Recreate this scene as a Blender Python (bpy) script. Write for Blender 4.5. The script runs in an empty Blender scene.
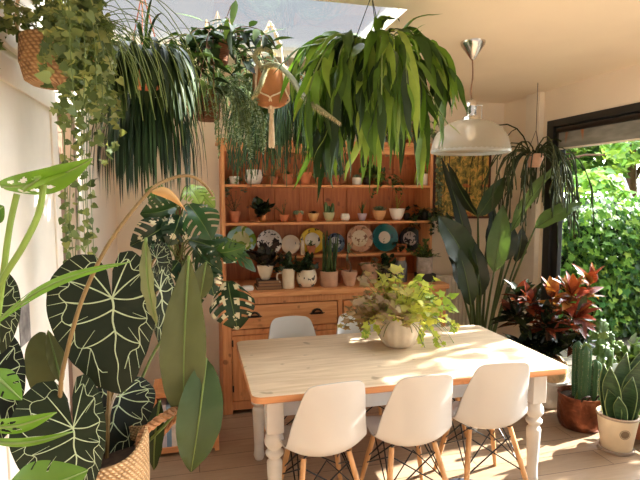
import bpy, math, random
from mathutils import Vector as V, Matrix
R = random.Random(11)
PI = math.pi
SC = bpy.context.scene
COL = SC.collection
# ---------------------------------------------------------------- camera model (used to measure places in the room)
EYE = V((0, 0, 1.7)); FOC = 505.0; YAW = math.radians(14.0); PIT = math.radians(5.1)
FW = V((math.sin(YAW)*math.cos(PIT), math.cos(YAW)*math.cos(PIT), -math.sin(PIT)))
RT = V((math.cos(YAW), -math.sin(YAW), 0)); UP = RT.cross(FW)
def ray(px, py): return FW + RT*((px-320)/FOC) + UP*((240-py)/FOC)
def at(px, py, Y):
    r = ray(px, py); return EYE + r*(Y/r.y)
def atz(px, py, Z):
    r = ray(px, py); return EYE + r*((Z-EYE.z)/r.z)
CEIL = 2.6; YB = 4.5; XL = -0.63; XR = 3.0

# ---------------------------------------------------------------- mesh builder
WL = {}
class MB:
    def __init__(s): s.v = []; s.f = []; s.m = []; s.t = []
    def add(s, vs, fs, mat=0, tone=.5):
        o = len(s.v); s.v += [tuple(p) for p in vs]; s.t += [tone]*len(vs)
        s.f += [tuple(i+o for i in f) for f in fs]; s.m += [mat]*len(fs)
        return s
    def grid(s, rows, closed=False, mat=0, tone=.5, skip=None):
        n = len(rows[0]); vs = [p for r in rows for p in r]; fs = []
        for i in range(len(rows)-1):
            for j in range(n if closed else n-1):
                if skip and skip(i, j): continue
                k = (j+1) % n
                fs.append((i*n+j, i*n+k, (i+1)*n+k, (i+1)*n+j))
        return s.add(vs, fs, mat, tone)
    def box(s, lo, hi, mat=0, tone=.5):
        x0, y0, z0 = lo; x1, y1, z1 = hi
        vs = [(x0,y0,z0),(x1,y0,z0),(x1,y1,z0),(x0,y1,z0),(x0,y0,z1),(x1,y0,z1),(x1,y1,z1),(x0,y1,z1)]
        return s.add(vs, [(0,3,2,1),(4,5,6,7),(0,1,5,4),(1,2,6,5),(2,3,7,6),(3,0,4,7)], mat, tone)
    def tube(s, pts, r, n=6, mat=0, tone=.5, cap=True):
        pts = [V(p) for p in pts]; m = len(pts)
        rr = r if isinstance(r, (list, tuple)) else [r]*m
        rows = []; ref = None
        for i, p in enumerate(pts):
            d = (pts[min(i+1, m-1)]-pts[max(i-1, 0)]).normalized()
            if ref is None: ref = d.orthogonal().normalized()
            a = (ref - d*ref.dot(d))
            a = a.normalized() if a.length > 1e-6 else d.orthogonal().normalized()
            ref = a; b = d.cross(a)
            rows.append([p + (a*math.cos(2*PI*k/n)+b*math.sin(2*PI*k/n))*rr[i] for k in range(n)])
        s.grid(rows, True, mat, tone)
        if cap:
            o = len(s.v)-n*m
            s.f += [tuple(o+k for k in range(n))[::-1], tuple(o+n*(m-1)+k for k in range(n))]; s.m += [mat]*2
        return s
    def lathe(s, prof, c=(0,0,0), n=24, mat=0, tone=.5, lobes=0, amp=0., cap=(True, False), sx=1, sy=1):
        c = V(c); rows = []
        for (r, z) in prof:
            rows.append([c + V((math.cos(2*PI*k/n)*r*sx*(1+amp*abs(math.sin(lobes*PI*k/n)) if lobes else 1)*1.0,
                                math.sin(2*PI*k/n)*r*sy*(1+amp*abs(math.sin(lobes*PI*k/n)) if lobes else 1)*1.0, z)) for k in range(n)])
        o = len(s.v); s.grid(rows, True, mat, tone)
        if cap[0]: s.f.append(tuple(o+k for k in range(n))[::-1]); s.m.append(mat)
        if cap[1]: s.f.append(tuple(o+n*(len(prof)-1)+k for k in range(n))); s.m.append(mat)
        return s
    def build(s, name, mats, parent=None, loc=None, smooth=True, bevel=0, solid=0, subd=0, sharp=40):
        if not isinstance(mats, (list, tuple)): mats = [mats]
        if parent is not None: L = WL[parent]
        elif loc is not None: L = V(loc)
        else:
            xs = [p[0] for p in s.v]; ys = [p[1] for p in s.v]; zs = [p[2] for p in s.v]
            L = V(((min(xs)+max(xs))/2, (min(ys)+max(ys))/2, min(zs)))
        me = bpy.data.meshes.new(name)
        me.from_pydata([(p[0]-L.x, p[1]-L.y, p[2]-L.z) for p in s.v], [], s.f)
        for m in mats: me.materials.append(m)
        me.polygons.foreach_set('material_index', s.m)
        a = me.attributes.new('tone', 'FLOAT', 'POINT'); a.data.foreach_set('value', s.t)
        if smooth:
            me.polygons.foreach_set('use_smooth', [True]*len(me.polygons))
            if sharp: me.set_sharp_from_angle(angle=math.radians(sharp))
        me.update()
        o = bpy.data.objects.new(name, me); COL.objects.link(o); WL[o] = L
        if parent is not None: o.parent = parent
        else: o.location = L
        if subd:
            q = o.modifiers.new('s', 'SUBSURF'); q.levels = q.render_levels = subd
        if solid:
            q = o.modifiers.new('t', 'SOLIDIFY'); q.thickness = solid; q.offset = 0
        if bevel:
            q = o.modifiers.new('b', 'BEVEL'); q.width = bevel; q.segments = 2; q.limit_method = 'ANGLE'
        return o
def tag(o, label, cat, group=None):
    o['label'] = label; o['category'] = cat
    if group: o['group'] = group
    return o
def thing(name, label, cat, loc, group=None):
    o = bpy.data.objects.new(name, None); COL.objects.link(o); o.location = loc; WL[o] = V(loc)
    o.empty_display_size = .1
    return tag(o, label, cat, group)
def struct(o): o['kind'] = 'structure'; return o
def stuff(o): o['kind'] = 'stuff'; return o
def copy_tree(o, parent=None):
    c = o.copy(); COL.objects.link(c)
    if parent is not None: c.parent = parent
    for ch in [q for q in list(bpy.data.objects) if q.parent == o]: copy_tree(ch, c)
    return c

# ---------------------------------------------------------------- materials
def lin(r, g, b):
    f = lambda c: c/12.92 if c <= .04045 else ((c+.055)/1.055)**2.4
    return (f(r/255), f(g/255), f(b/255), 1)
def new_mat(name):
    m = bpy.data.materials.new(name); m.use_nodes = True
    return m, m.node_tree, m.node_tree.nodes['Principled BSDF']
def ramp(nt, cols, fac=None):
    n = nt.nodes.new('ShaderNodeValToRGB'); e = n.color_ramp.elements
    while len(e) < len(cols): e.new(.5)
    for i, (p, c) in enumerate(cols): e[i].position = p; e[i].color = c
    if fac is not None: nt.links.new(fac, n.inputs[0])
    return n.outputs[0]
def coords(nt, scale=(1,1,1), rot=(0,0,0), loc=(0,0,0)):
    t = nt.nodes.new('ShaderNodeTexCoord'); m = nt.nodes.new('ShaderNodeMapping')
    m.inputs['Scale'].default_value = scale; m.inputs['Rotation'].default_value = rot; m.inputs['Location'].default_value = loc
    nt.links.new(t.outputs['Object'], m.inputs['Vector']); return m.outputs[0]
def noise(nt, vec, scale, detail=3, rough=.5, dist=0):
    n = nt.nodes.new('ShaderNodeTexNoise'); n.inputs['Scale'].default_value = scale
    n.inputs['Detail'].default_value = detail; n.inputs['Roughness'].default_value = rough; n.inputs['Distortion'].default_value = dist
    if vec is not None: nt.links.new(vec, n.inputs['Vector'])
    return n.outputs['Fac']
def mixc(nt, fac, a, b, mode='MIX'):
    n = nt.nodes.new('ShaderNodeMix'); n.data_type = 'RGBA'; n.blend_type = mode
    for s, v in ((n.inputs[0], fac), (n.inputs[6], a), (n.inputs[7], b)):
        if hasattr(v, 'links'): nt.links.new(v, s)
        else: s.default_value = v
    return n.outputs[2]
def bump(nt, b, h, strength=.3, dist=.01):
    n = nt.nodes.new('ShaderNodeBump'); n.inputs['Strength'].default_value = strength; n.inputs['Distance'].default_value = dist
    nt.links.new(h, n.inputs['Height']); nt.links.new(n.outputs[0], b.inputs['Normal'])
def mat(name, col, rough=.6, metal=0, var=.12, vs=12, bmp=0, bs=40, spec=.5, stretch=(1,1,1)):
    m, nt, b = new_mat(name)
    b.inputs['Roughness'].default_value = rough; b.inputs['Metallic'].default_value = metal
    b.inputs['Specular IOR Level'].default_value = spec
    v = coords(nt, stretch); k = noise(nt, v, vs, 4)
    d = tuple(x*(1-var) for x in col[:3])+(1,); l = tuple(min(1, x*(1+var)) for x in col[:3])+(1,)
    nt.links.new(ramp(nt, [(.3, d), (.7, l)], k), b.inputs['Base Color'])
    if bmp: bump(nt, b, noise(nt, v, bs, 4), bmp)
    return m
def wood(name, c1, c2, axis='x', scale=1., rough=.5, knots=True, bmp=.1):
    m, nt, b = new_mat(name)
    st = {'x': (1.2, 14, 14), 'y': (14, 1.2, 14), 'z': (14, 14, 1.2)}[axis]
    v = coords(nt, tuple(s*scale for s in st))
    k = noise(nt, v, 2.2, 6, .6, .6)
    c = ramp(nt, [(.3, c1), (.7, c2)], k)
    if knots:
        kk = noise(nt, coords(nt, tuple(3*scale*(.55 if s < 2 else 1.) for s in st if True) if False else (3*scale,)*3), 3.0, 1)
        dark = tuple(x*.5 for x in c1[:3])+(1,)
        c = mixc(nt, ramp(nt, [(.7, (0,0,0,1)), (.76, (.75,.75,.75,1))], kk), c, dark)
    nt.links.new(c, b.inputs['Base Color']); b.inputs['Roughness'].default_value = rough
    bump(nt, b, k, bmp, .004)
    return m
def leafm(name, cols, rough=.4, trans=.3, spec=.4, var=.35, vs=18):
    """leaf colours run along the 'tone' attribute; thin leaves let light through"""
    m, nt, b = new_mat(name)
    a = nt.nodes.new('ShaderNodeAttribute'); a.attribute_name = 'tone'
    c = ramp(nt, [(i/(len(cols)-1), x) for i, x in enumerate(cols)], a.outputs['Fac'])
    k = noise(nt, coords(nt), vs, 3)
    c = mixc(nt, var, c, ramp(nt, [(.3, (.35,.35,.35,1)), (.7, (1,1,1,1))], k), 'MULTIPLY')
    nt.links.new(c, b.inputs['Base Color']); b.inputs['Roughness'].default_value = rough
    b.inputs['Specular IOR Level'].default_value = spec
    if trans:
        t = nt.nodes.new('ShaderNodeBsdfTranslucent'); mx = nt.nodes.new('ShaderNodeMixShader'); mx.inputs[0].default_value = trans
        tc = mixc(nt, 1., c, (1.6, 1.5, .7, 1), 'MULTIPLY')
        nt.links.new(tc, t.inputs[0]); nt.links.new(b.outputs[0], mx.inputs[1]); nt.links.new(t.outputs[0], mx.inputs[2])
        nt.links.new(mx.outputs[0], nt.nodes['Material Output'].inputs[0])
    return m
def pane(name, tint, refl=.5, op=0., opcol=(1,1,1,1)):
    m, nt, b = new_mat(name)
    t = nt.nodes.new('ShaderNodeBsdfTransparent'); t.inputs[0].default_value = tint
    g = nt.nodes.new('ShaderNodeBsdfGlossy'); g.inputs['Roughness'].default_value = .02
    f = nt.nodes.new('ShaderNodeLayerWeight'); f.inputs[0].default_value = .15
    ml = nt.nodes.new('ShaderNodeMath'); ml.operation = 'MULTIPLY'; ml.inputs[1].default_value = refl
    nt.links.new(f.outputs['Fresnel'], ml.inputs[0])
    mx = nt.nodes.new('ShaderNodeMixShader'); nt.links.new(ml.outputs[0], mx.inputs[0])
    nt.links.new(t.outputs[0], mx.inputs[1]); nt.links.new(g.outputs[0], mx.inputs[2]); out = mx.outputs[0]
    if op:
        d = nt.nodes.new('ShaderNodeBsdfDiffuse'); d.inputs[0].default_value = opcol
        tr = nt.nodes.new('ShaderNodeBsdfTranslucent'); tr.inputs[0].default_value = opcol
        a = nt.nodes.new('ShaderNodeMixShader'); nt.links.new(d.outputs[0], a.inputs[1]); nt.links.new(tr.outputs[0], a.inputs[2])
        m2 = nt.nodes.new('ShaderNodeMixShader'); m2.inputs[0].default_value = op
        nt.links.new(out, m2.inputs[1]); nt.links.new(a.outputs[0], m2.inputs[2]); out = m2.outputs[0]
    nt.links.new(out, nt.nodes['Material Output'].inputs[0])
    return m

M = {}
M['plaster'] = mat('plaster', lin(236, 224, 206), .9, var=.03, vs=3, bmp=.05, bs=60)
M['ceiling'] = mat('ceiling_paint', lin(240, 228, 208), .9, var=.03, vs=2)
M['white'] = mat('white_paint', lin(232, 224, 210), .45, var=.03)
M['grey_white'] = mat('grey_white_paint', lin(206, 200, 190), .5, var=.05)
M['apron'] = mat('apron_paint', lin(205, 206, 206), .5, var=.05)
M['black'] = mat('black_frame', lin(30, 33, 34), .4, var=.1)
M['pane'] = pane('window_glass', (.97, .98, .97, 1), .5)
M['lampglass'] = pane('ribbed_lamp_glass', (.93, .91, .86, 1), .8, .42, lin(200, 190, 172))
M['pine'] = wood('orange_pine', lin(196, 126, 76), lin(226, 164, 108), 'x', 1.3)
M['pine_v'] = wood('orange_pine_upright', lin(194, 122, 74), lin(224, 160, 104), 'z', 1.3)
M['pine_back'] = wood('rack_board_pine', lin(176, 98, 48), lin(210, 134, 72), 'z', 1.3)
M['table_top'] = wood('bleached_pine', lin(196, 170, 138), lin(226, 204, 174), 'x', 1.1, .6)
M['table_edge'] = wood('pine_edge', lin(180, 112, 62), lin(208, 146, 92), 'x', 1.2)
M['plastic'] = mat('white_plastic', lin(198, 195, 190), .13, var=.01)
M['beech'] = wood('beech_leg', lin(186, 134, 84), lin(214, 164, 110), 'z', 1.2, .45, False)
M['wire'] = mat('black_wire', lin(28, 26, 26), .4, metal=.4)
M['chrome'] = mat('brushed_chrome', lin(200, 196, 190), .22, metal=1, var=.05)
M['iron'] = mat('dark_iron', lin(48, 38, 32), .5, metal=.6)
M['terra'] = mat('terracotta', lin(186, 112, 76), .85, var=.2, vs=14)
M['terra_pale'] = mat('limed_terracotta', lin(190, 150, 124), .85, var=.2, vs=10)
M['terra_or'] = mat('orange_terracotta', lin(200, 120, 78), .8, var=.15)
M['cream'] = mat('cream_glaze', lin(228, 212, 184), .4, var=.06)
M['whitepot'] = mat('white_glaze', lin(234, 228, 218), .35, var=.04)
M['stone'] = mat('speckled_stone', lin(206, 192, 172), .7, var=.16, vs=20)
M['soil'] = mat('soil', lin(62, 46, 34), 1, var=.4, vs=60)
M['jute'] = mat('jute_cord', lin(200, 172, 134), .9, var=.15, vs=60)
M['cotton'] = mat('cotton_cord', lin(226, 206, 176), .9, var=.1, vs=60)
M['stem'] = leafm('stem_green', [lin(70, 90, 40), lin(120, 140, 70)], .5, 0)
M['bark'] = mat('brown_stem', lin(96, 66, 44), .8, var=.3, vs=30)
def wicker(name, c1, c2, s=1.):
    m, nt, b = new_mat(name)
    t = nt.nodes.new('ShaderNodeTexCoord'); sp = nt.nodes.new('ShaderNodeSeparateXYZ'); nt.links.new(t.outputs['Object'], sp.inputs[0])
    def mth(op, a, b_=None, c=None):
        n = nt.nodes.new('ShaderNodeMath'); n.operation = op
        for i, v in enumerate((a, b_, c)):
            if v is None: continue
            if hasattr(v, 'links'): nt.links.new(v, n.inputs[i])
            else: n.inputs[i].default_value = v
        return n.outputs[0]
    ang = mth('ARCTAN2', sp.outputs[1], sp.outputs[0]); nz = noise(nt, t.outputs['Object'], 30, 3)
    row = mth('MULTIPLY', sp.outputs[2], 85*s); fl = mth('FLOOR', row); alt = mth('MULTIPLY', mth('MODULO', fl, 2.), PI)
    zz = mth('ABSOLUTE', mth('SINE', mth('MULTIPLY', row, PI)))
    w = mth('SINE', mth('ADD', mth('ADD', mth('MULTIPLY', ang, 36*s), alt), mth('MULTIPLY', mth('FRACT', row), 2.2)))
    h = mth('MULTIPLY', mth('ADD', mth('MULTIPLY', w, .5), .5), zz); h2 = mth('ADD', mth('MULTIPLY', h, .7), mth('MULTIPLY', nz, .5))
    nt.links.new(ramp(nt, [(.12, tuple(x*.4 for x in c2[:3])+(1,)), (.4, c2), (.85, c1)], h2), b.inputs['Base Color']); b.inputs['Roughness'].default_value = .85
    bump(nt, b, h, .9, .006)
    return m
M['wicker'] = wicker('seagrass_weave', lin(196, 156, 108), lin(168, 124, 80))
M['wicker_dk'] = wicker('brown_weave', lin(150, 96, 60), lin(122, 76, 46), 1.4)

# ---------------------------------------------------------------- leaves
DOWN = V((0, 0, -1))
def rv(a=1.): return V((R.uniform(-a, a), R.uniform(-a, a), R.uniform(-a, a)))
PROF = {
 'ovate': lambda t: math.sin(PI*min(1, t**.72))**.8 if 0 < t < 1 else 0,
 'lance': lambda t: (math.sin(PI*t**.8)) if 0 < t < 1 else 0,
 'strap': lambda t: min(1, (t*5)**.7 + .25)*min(1, ((1-t)*4)**.7),
 'drop': lambda t: math.sin(PI*t**1.3) if 0 < t < 1 else 0,
 'blade': lambda t: (1-t)**.6*(.7+.3*min(1, t*4)),
}
def strap(mb, p, d, L, w, n=8, g=.5, prof='strap', tone=.5, fold=.2, mat=0, wave=0., side=None, wob=0.):
    p = V(p); d = V(d).normalized(); st = L/n; rows = []
    if side is None:
        side = d.cross(V((0,0,1)))
        side = side.normalized() if side.length > .05 else V((math.cos(R.uniform(0,6.3)), math.sin(R.uniform(0,6.3)), 0))
    f = PROF[prof]
    for i in range(n+1):
        t = i/n; ww = w*.5*max(f(min(1, max(0, t))), .04)
        s = (side - d*side.dot(d)).normalized(); nn = s.cross(d)
        off = nn*(math.sin(t*9)*wave)
        rows.append([p - s*ww + nn*fold*ww + off, p + off, p + s*ww + nn*fold*ww + off])
        d = (d + DOWN*g*st/L*5.0 + (rv(wob) if wob else V())).normalized(); p = p + d*st
    mb.grid(rows, False, mat, tone); return p
def leaf(mb, p, d, up, L, W, n=4, curl=.25, fold=.2, prof='ovate', tone=.5, mat=0):
    p = V(p); d = V(d).normalized(); up = V(up); s = d.cross(up)
    s = s.normalized() if s.length > 1e-3 else d.orthogonal().normalized()
    nn = s.cross(d); f = PROF[prof]; rows = []
    for i in range(n+1):
        t = i/n; w = W*.5*max(f(t), .03)
        c = p + d*(L*t) - nn*(curl*L*t*t)
        rows.append([c - s*w + nn*(fold*w), c, c + s*w + nn*(fold*w)])
    mb.grid(rows, False, mat, tone)
IVY = [(0,0),(.42,-.12),(.34,.22),(.52,.48),(.2,.55),(0,1),(-.2,.55),(-.52,.48),(-.34,.22),(-.42,-.12)]
HEART = [(0,0),(.28,-.16),(.48,.08),(.42,.42),(.2,.75),(0,1),(-.2,.75),(-.42,.42),(-.48,.08),(-.28,-.16)]
def poly(mb, p, d, up, L, out, tone=.5, mat=0, fold=.12, wid=1.):
    p = V(p); d = V(d).normalized(); s = d.cross(V(up))
    s = s.normalized() if s.length > 1e-3 else d.orthogonal().normalized()
    nn = s.cross(d); n = len(out)
    vs = [p + d*(.38*L)] + [p + s*(u*L*wid) + d*(v*L) + nn*(abs(u)*fold*L - .12*v*v*L) for (u, v) in out]
    mb.add(vs, [(0, 1+k, 1+(k+1) % n) for k in range(n)], mat, tone)
def bez(a, b, c, n=10):
    a, b, c = V(a), V(b), V(c)
    return [a*(1-t)**2 + b*2*t*(1-t) + c*t*t for t in (i/n for i in range(n+1))]
def smooth_path(pts, k=6):
    pts = [V(p) for p in pts]; out = []
    for i in range(len(pts)-1):
        p0, p1, p2, p3 = pts[max(i-1,0)], pts[i], pts[i+1], pts[min(i+2,len(pts)-1)]
        for j in range(k):
            t = j/k
            out.append(.5*((2*p1)+(p2-p0)*t+(2*p0-5*p1+4*p2-p3)*t*t+(3*p1-p0-3*p2+p3)*t**3))
    return out+[pts[-1]]
def fall(p, d, L, n=8, g=.5, wob=.0):
    """a stem that leaves p along d and is pulled down"""
    p = V(p); d = V(d).normalized(); out = [p.copy()]
    for i in range(n):
        d = (d + DOWN*g*5.0/n + rv(wob)).normalized(); p = p + d*(L/n); out.append(p.copy())
    return out
# ================================================================ THE SETTING
def floor_mat():
    m, nt, b = new_mat('oak_boards')
    v = coords(nt, (1, 1, 1))
    br = nt.nodes.new('ShaderNodeTexBrick'); br.inputs['Scale'].default_value = 1
    br.inputs['Brick Width'].default_value = 1.7; br.inputs['Row Height'].default_value = .18; br.inputs['Mortar Size'].default_value = .0025
    br.inputs['Color1'].default_value = lin(172, 146, 120); br.inputs['Color2'].default_value = lin(154, 128, 102); br.inputs['Mortar'].default_value = lin(96, 70, 48)
    nt.links.new(v, br.inputs[0])
    g = noise(nt, coords(nt, (1.5, 18, 1)), 3, 5, .6, .4)
    c = mixc(nt, .5, br.outputs[0], ramp(nt, [(.3, (.55,.5,.45,1)), (.7, (1,1,1,1))], g), 'MULTIPLY')
    nt.links.new(c, b.inputs['Base Color']); b.inputs['Roughness'].default_value = .42
    bump(nt, b, g, .08, .003); return m
M['floor'] = floor_mat()
struct(MB().box((-2.2, -3.0, -.12), (3.12, YB+.12, 0)).build('floor', M['floor'], loc=(0,0,0), smooth=False))
struct(MB().box((XL-.1, YB, 0), (XR+.12, YB+.12, CEIL)).build('wall_back', M['plaster'], smooth=False))
# left wall with a doorway in it (Y 2.62..3.02)
w = MB(); DY0, DY1 = 2.62, 3.06
w.box((XL-.12, DY1, 0), (XL, YB, CEIL)); w.box((XL-.12, 0.8, 0), (XL, DY0, CEIL)); w.box((XL-.12, DY0, 2.14), (XL, DY1, CEIL))
struct(w.build('wall_left', M['plaster'], smooth=False))
M['brown_door'] = wood('brown_door_paint', lin(120, 92, 74), lin(136, 106, 86), 'z', 1, .6, False)
d1 = struct(MB().box((XL-.10, DY0, 0), (XL-.06, DY1, 2.14)).build('door_1', M['brown_door'], smooth=False, bevel=.004))
dp = MB()
for z0, z1 in ((.2, .9), (1.05, 1.95)):
    dp.box((XL-.062, DY0+.09, z0), (XL-.05, DY1-.09, z1))
dp.build('door_panel', M['brown_door'], d1, smooth=False, bevel=.004)
hd = MB().tube([(XL-.06, DY1-.05, 1.0), (XL-.02, DY1-.05, 1.0), (XL-.02, DY1-.16, 1.0)], .008, 8); hd.build('door_handle', M['iron'], d1)
t = MB(); t.box((XL-.01, DY1, 0), (XL+.012, DY1+.05, 2.19)); t.box((XL-.01, DY0-.05, 0), (XL+.012, DY0, 2.19)); t.box((XL-.01, DY0-.05, 2.14), (XL+.012, DY1+.05, 2.19))
struct(t.build('trim_1', M['white'], smooth=False, bevel=.003))
# right wall: pier beside the window and lintel over it
WY0, WY1, WZ = 0.0, 3.84, 2.335
w = MB(); w.box((XR, WY1, 0), (XR+.12, YB+.12, CEIL)); w.box((XR, -.3, WZ), (XR+.12, WY1, CEIL)); w.box((XR, -.3, 0), (XR+.12, WY0, WZ))
struct(w.build('wall_right', M['plaster'], smooth=False))
struct(MB().box((XR-.05, WY1+.06, 0), (XR, WY1+.25, CEIL)).build('trim_2', M['white'], smooth=False, bevel=.005))
# ceiling with the skylight opening
SX1, SY0, SY1 = 1.03, 2.37, 3.36
c = MB(); CT = .04
c.box((-1.2, .9, CEIL), (XR+.12, SY0, CEIL+CT)); c.box((-1.2, SY1, CEIL), (XR+.12, YB+.12, CEIL+CT)); c.box((SX1, SY0, CEIL), (XR+.12, SY1, CEIL+CT)); c.box((-1.2, SY0, CEIL), (XL, SY1, CEIL+CT))
struct(c.build('ceiling', M['ceiling'], smooth=False))
sk = MB(); z0, z1 = CEIL+CT, CEIL+CT+.025
sk.box((XL, SY0-.03, z0), (SX1, SY0+.005, z1)); sk.box((XL, SY1-.005, z0), (SX1, SY1+.03, z1)); sk.box((SX1-.005, SY0, z0), (SX1+.03, SY1, z1)); sk.box((XL-.03, SY0, z0), (XL+.005, SY1, z1))
w2 = struct(sk.build('window_2', M['white'], smooth=False))
MB().box((XL, SY0, z1-.02), (SX1, SY1, z1-.012)).build('pane', M['pane'], w2, smooth=False)
# window: black frame, sliding sash, glass
f = MB(); X0, X1 = XR-.015, XR+.09
f.box((X0, WY1-.085, 0), (X1, WY1, WZ)); f.box((X0, WY0, WZ-.06), (X1, WY1-.085, WZ)); f.box((X0, WY0, 0), (X1, WY1-.085, .04)); f.box((X0, WY0, .04), (X1, WY0+.08, WZ-.06))
w1 = struct(f.build('window_1', M['black'], smooth=False, bevel=.003))
for ya, yb, dx in ((1.83, WY1-.085, .03), (WY0+.08, 1.91, .06)):
    s = MB(); xa, xb = XR+dx-.02, XR+dx+.02
    s.box((xa, yb-.08, .04), (xb, yb, WZ-.06)); s.box((xa, ya, .04), (xb, ya+.08, WZ-.06)); s.box((xa, ya+.08, WZ-.12), (xb, yb-.08, WZ-.06)); s.box((xa, ya+.08, .04), (xb, yb-.08, .12))
    so = s.build('sash', M['black'], w1, smooth=False, bevel=.003)
    MB().box((XR+dx-.006, ya+.08, .12), (XR+dx+.006, yb-.08, WZ-.12)).build('pane', M['pane'], so, smooth=False)
# skirting
struct(MB().box((XL, YB-.015, 0), (XR, YB, .09)).build('baseboard_back', M['white'], smooth=False, bevel=.003))
struct(MB().box((XL, DY1+.05, 0), (XL+.015, YB-.015, .09)).build('baseboard_left', M['white'], smooth=False, bevel=.003))

# ---------------------------------------------------------------- roller blind drawn up at the head of the window
def blind_mat():
    m, nt, b = new_mat('grey_blind'); v = coords(nt)
    k = noise(nt, coords(nt, (1, 1.2, 6)), 4, 3)
    c = ramp(nt, [(.3, lin(112, 112, 106)), (.7, lin(146, 146, 138))], k)
    r = noise(nt, coords(nt, (1, 5, 1.2)), 1.6, 1)
    c = mixc(nt, ramp(nt, [(.66, (0,0,0,1)), (.72, (1,1,1,1))], r), c, lin(170, 104, 62))
    nt.links.new(c, b.inputs['Base Color']); b.inputs['Roughness'].default_value = .8; return m
bl = thing('roller_blind', 'grey rust-stained roller blind drawn up inside the black window frame', 'blind', (XR-.02, 2.8, 2.08))
MB().box((XR-.028, 1.95, 2.085), (XR-.024, WY1-.17, 2.215)).build('blind_fabric', blind_mat(), bl, smooth=False)
MB().tube([(XR-.026, 1.95, 2.082), (XR-.026, WY1-.17, 2.082)], .008, 8).build('bottom_bar', M['white'], bl)
MB().tube([(XR-.04, 1.95, 2.235), (XR-.04, WY1-.17, 2.235)], .02, 10).build('roller', M['iron'], bl)

# ---------------------------------------------------------------- tall white panelled cupboard on the left
cx1, cy0, cy1, cz = XL+.0, 0.9, 2.56, CEIL-.0
cb = thing('cupboard', 'tall white panelled built-in cupboard at the left edge of the room', 'cupboard', (XL-.2, 1.7, 0))
MB().box((XL, cy0, 0), (XL+.02, cy1, CEIL)).build('carcass', M['white'], cb, smooth=False, bevel=.003)
for ya, yb in ((cy0+.03, 1.72), (1.74, cy1-.03)):
    for za, zb in ((.1, 2.16), (2.2, 2.54)):
        d = MB().box((XL+.02, ya, za), (XL+.032, yb, zb)).build('door', M['white'], cb, smooth=False, bevel=.003)
        e = MB()
        for y0, y1, q0, q1 in ((ya, ya+.09, za, zb), (yb-.09, yb, za, zb), (ya+.09, yb-.09, za, za+.09), (ya+.09, yb-.09, zb-.09, zb)):
            e.box((XL+.032, y0, q0), (XL+.042, y1, q1))
        e.build('door_frame', M['white'], d, smooth=False, bevel=.003)
g = atz(30, 310, 1.0); g = at(29, 308, 1.98)
tag(MB().box((XL+.033, 1.92, 1.17), (XL+.036, 2.03, 1.32)).build('grey_print', mat('grey_print', lin(120, 114, 110), .6, var=.5, vs=25), smooth=False), 'small blurry grey print stuck on the white cupboard door', 'print')

# ---------------------------------------------------------------- radiator on the back wall
rd = thing('radiator', 'white panel radiator on the back wall behind the table', 'radiator', (2.35, YB-.07, .2))
b = MB(); b.box((2.08, YB-.09, .2), (2.9, YB-.05, .92))
for i in range(20):
    x = 2.09+i*.041; b.box((x, YB-.102, .22), (x+.026, YB-.088, .9))
b.build('panel', M['white'], rd, smooth=False, bevel=.004)
MB().box((2.2, YB-.06, .3), (2.26, YB-.022, .8)).build('bracket', M['white'], rd, smooth=False)
MB().box((2.74, YB-.06, .3), (2.8, YB-.022, .8)).build('bracket', M['white'], rd, smooth=False)
MB().tube([(2.87, YB-.07, .2), (2.87, YB-.07, .0)], .01, 8).tube([(2.87, YB-.07, .12), (2.87, YB-.1, .12)], .018, 8).build('valve', M['chrome'], rd)

# ---------------------------------------------------------------- painting on the back wall
def paint_mat():
    m, nt, b = new_mat('autumn_wood_painting')
    k = noise(nt, coords(nt, (9, 1, 7)), 2.2, 5, .7, .8)
    c = ramp(nt, [(.28, lin(44, 50, 32)), (.4, lin(96, 98, 50)), (.5, lin(178, 158, 80)), (.58, lin(240, 204, 110)), (.68, lin(206, 120, 76)), (.8, lin(226, 212, 176))], k)
    tr = noise(nt, coords(nt, (16, 1, .8)), 2.4, 2)
    c = mixc(nt, ramp(nt, [(.58, (0,0,0,1)), (.64, (.9,.9,.9,1))], tr), c, lin(40, 30, 22))
    bl = noise(nt, coords(nt, (3, 1, 9), loc=(4, 0, 0)), 2, 3)
    c = mixc(nt, ramp(nt, [(.62, (0,0,0,1)), (.66, (.8,.8,.8,1))], bl), c, lin(196, 104, 66))
    nt.links.new(c, b.inputs['Base Color']); b.inputs['Roughness'].default_value = .5; return m
a = at(436, 140, YB-.02); z = at(487, 216, YB-.02)
pt = thing('painting', 'framed painting of an autumn wood on the back wall right of the dresser', 'painting', ((a.x+z.x)/2, YB-.02, z.z))
MB().box((a.x, YB-.025, z.z), (z.x, YB-.012, a.z)).build('canvas', paint_mat(), pt, smooth=False)
q = MB(); e = .022
q.box((a.x-e, YB-.035, z.z-e), (a.x, YB, a.z+e)); q.box((z.x, YB-.035, z.z-e), (z.x+e, YB, a.z+e)); q.box((a.x, YB-.035, z.z-e), (z.x, YB, z.z)); q.box((a.x, YB-.035, a.z), (z.x, YB, a.z+e))
q.build('frame', mat('dark_red_frame', lin(84, 40, 28), .5), pt, smooth=False, bevel=.003)

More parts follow.
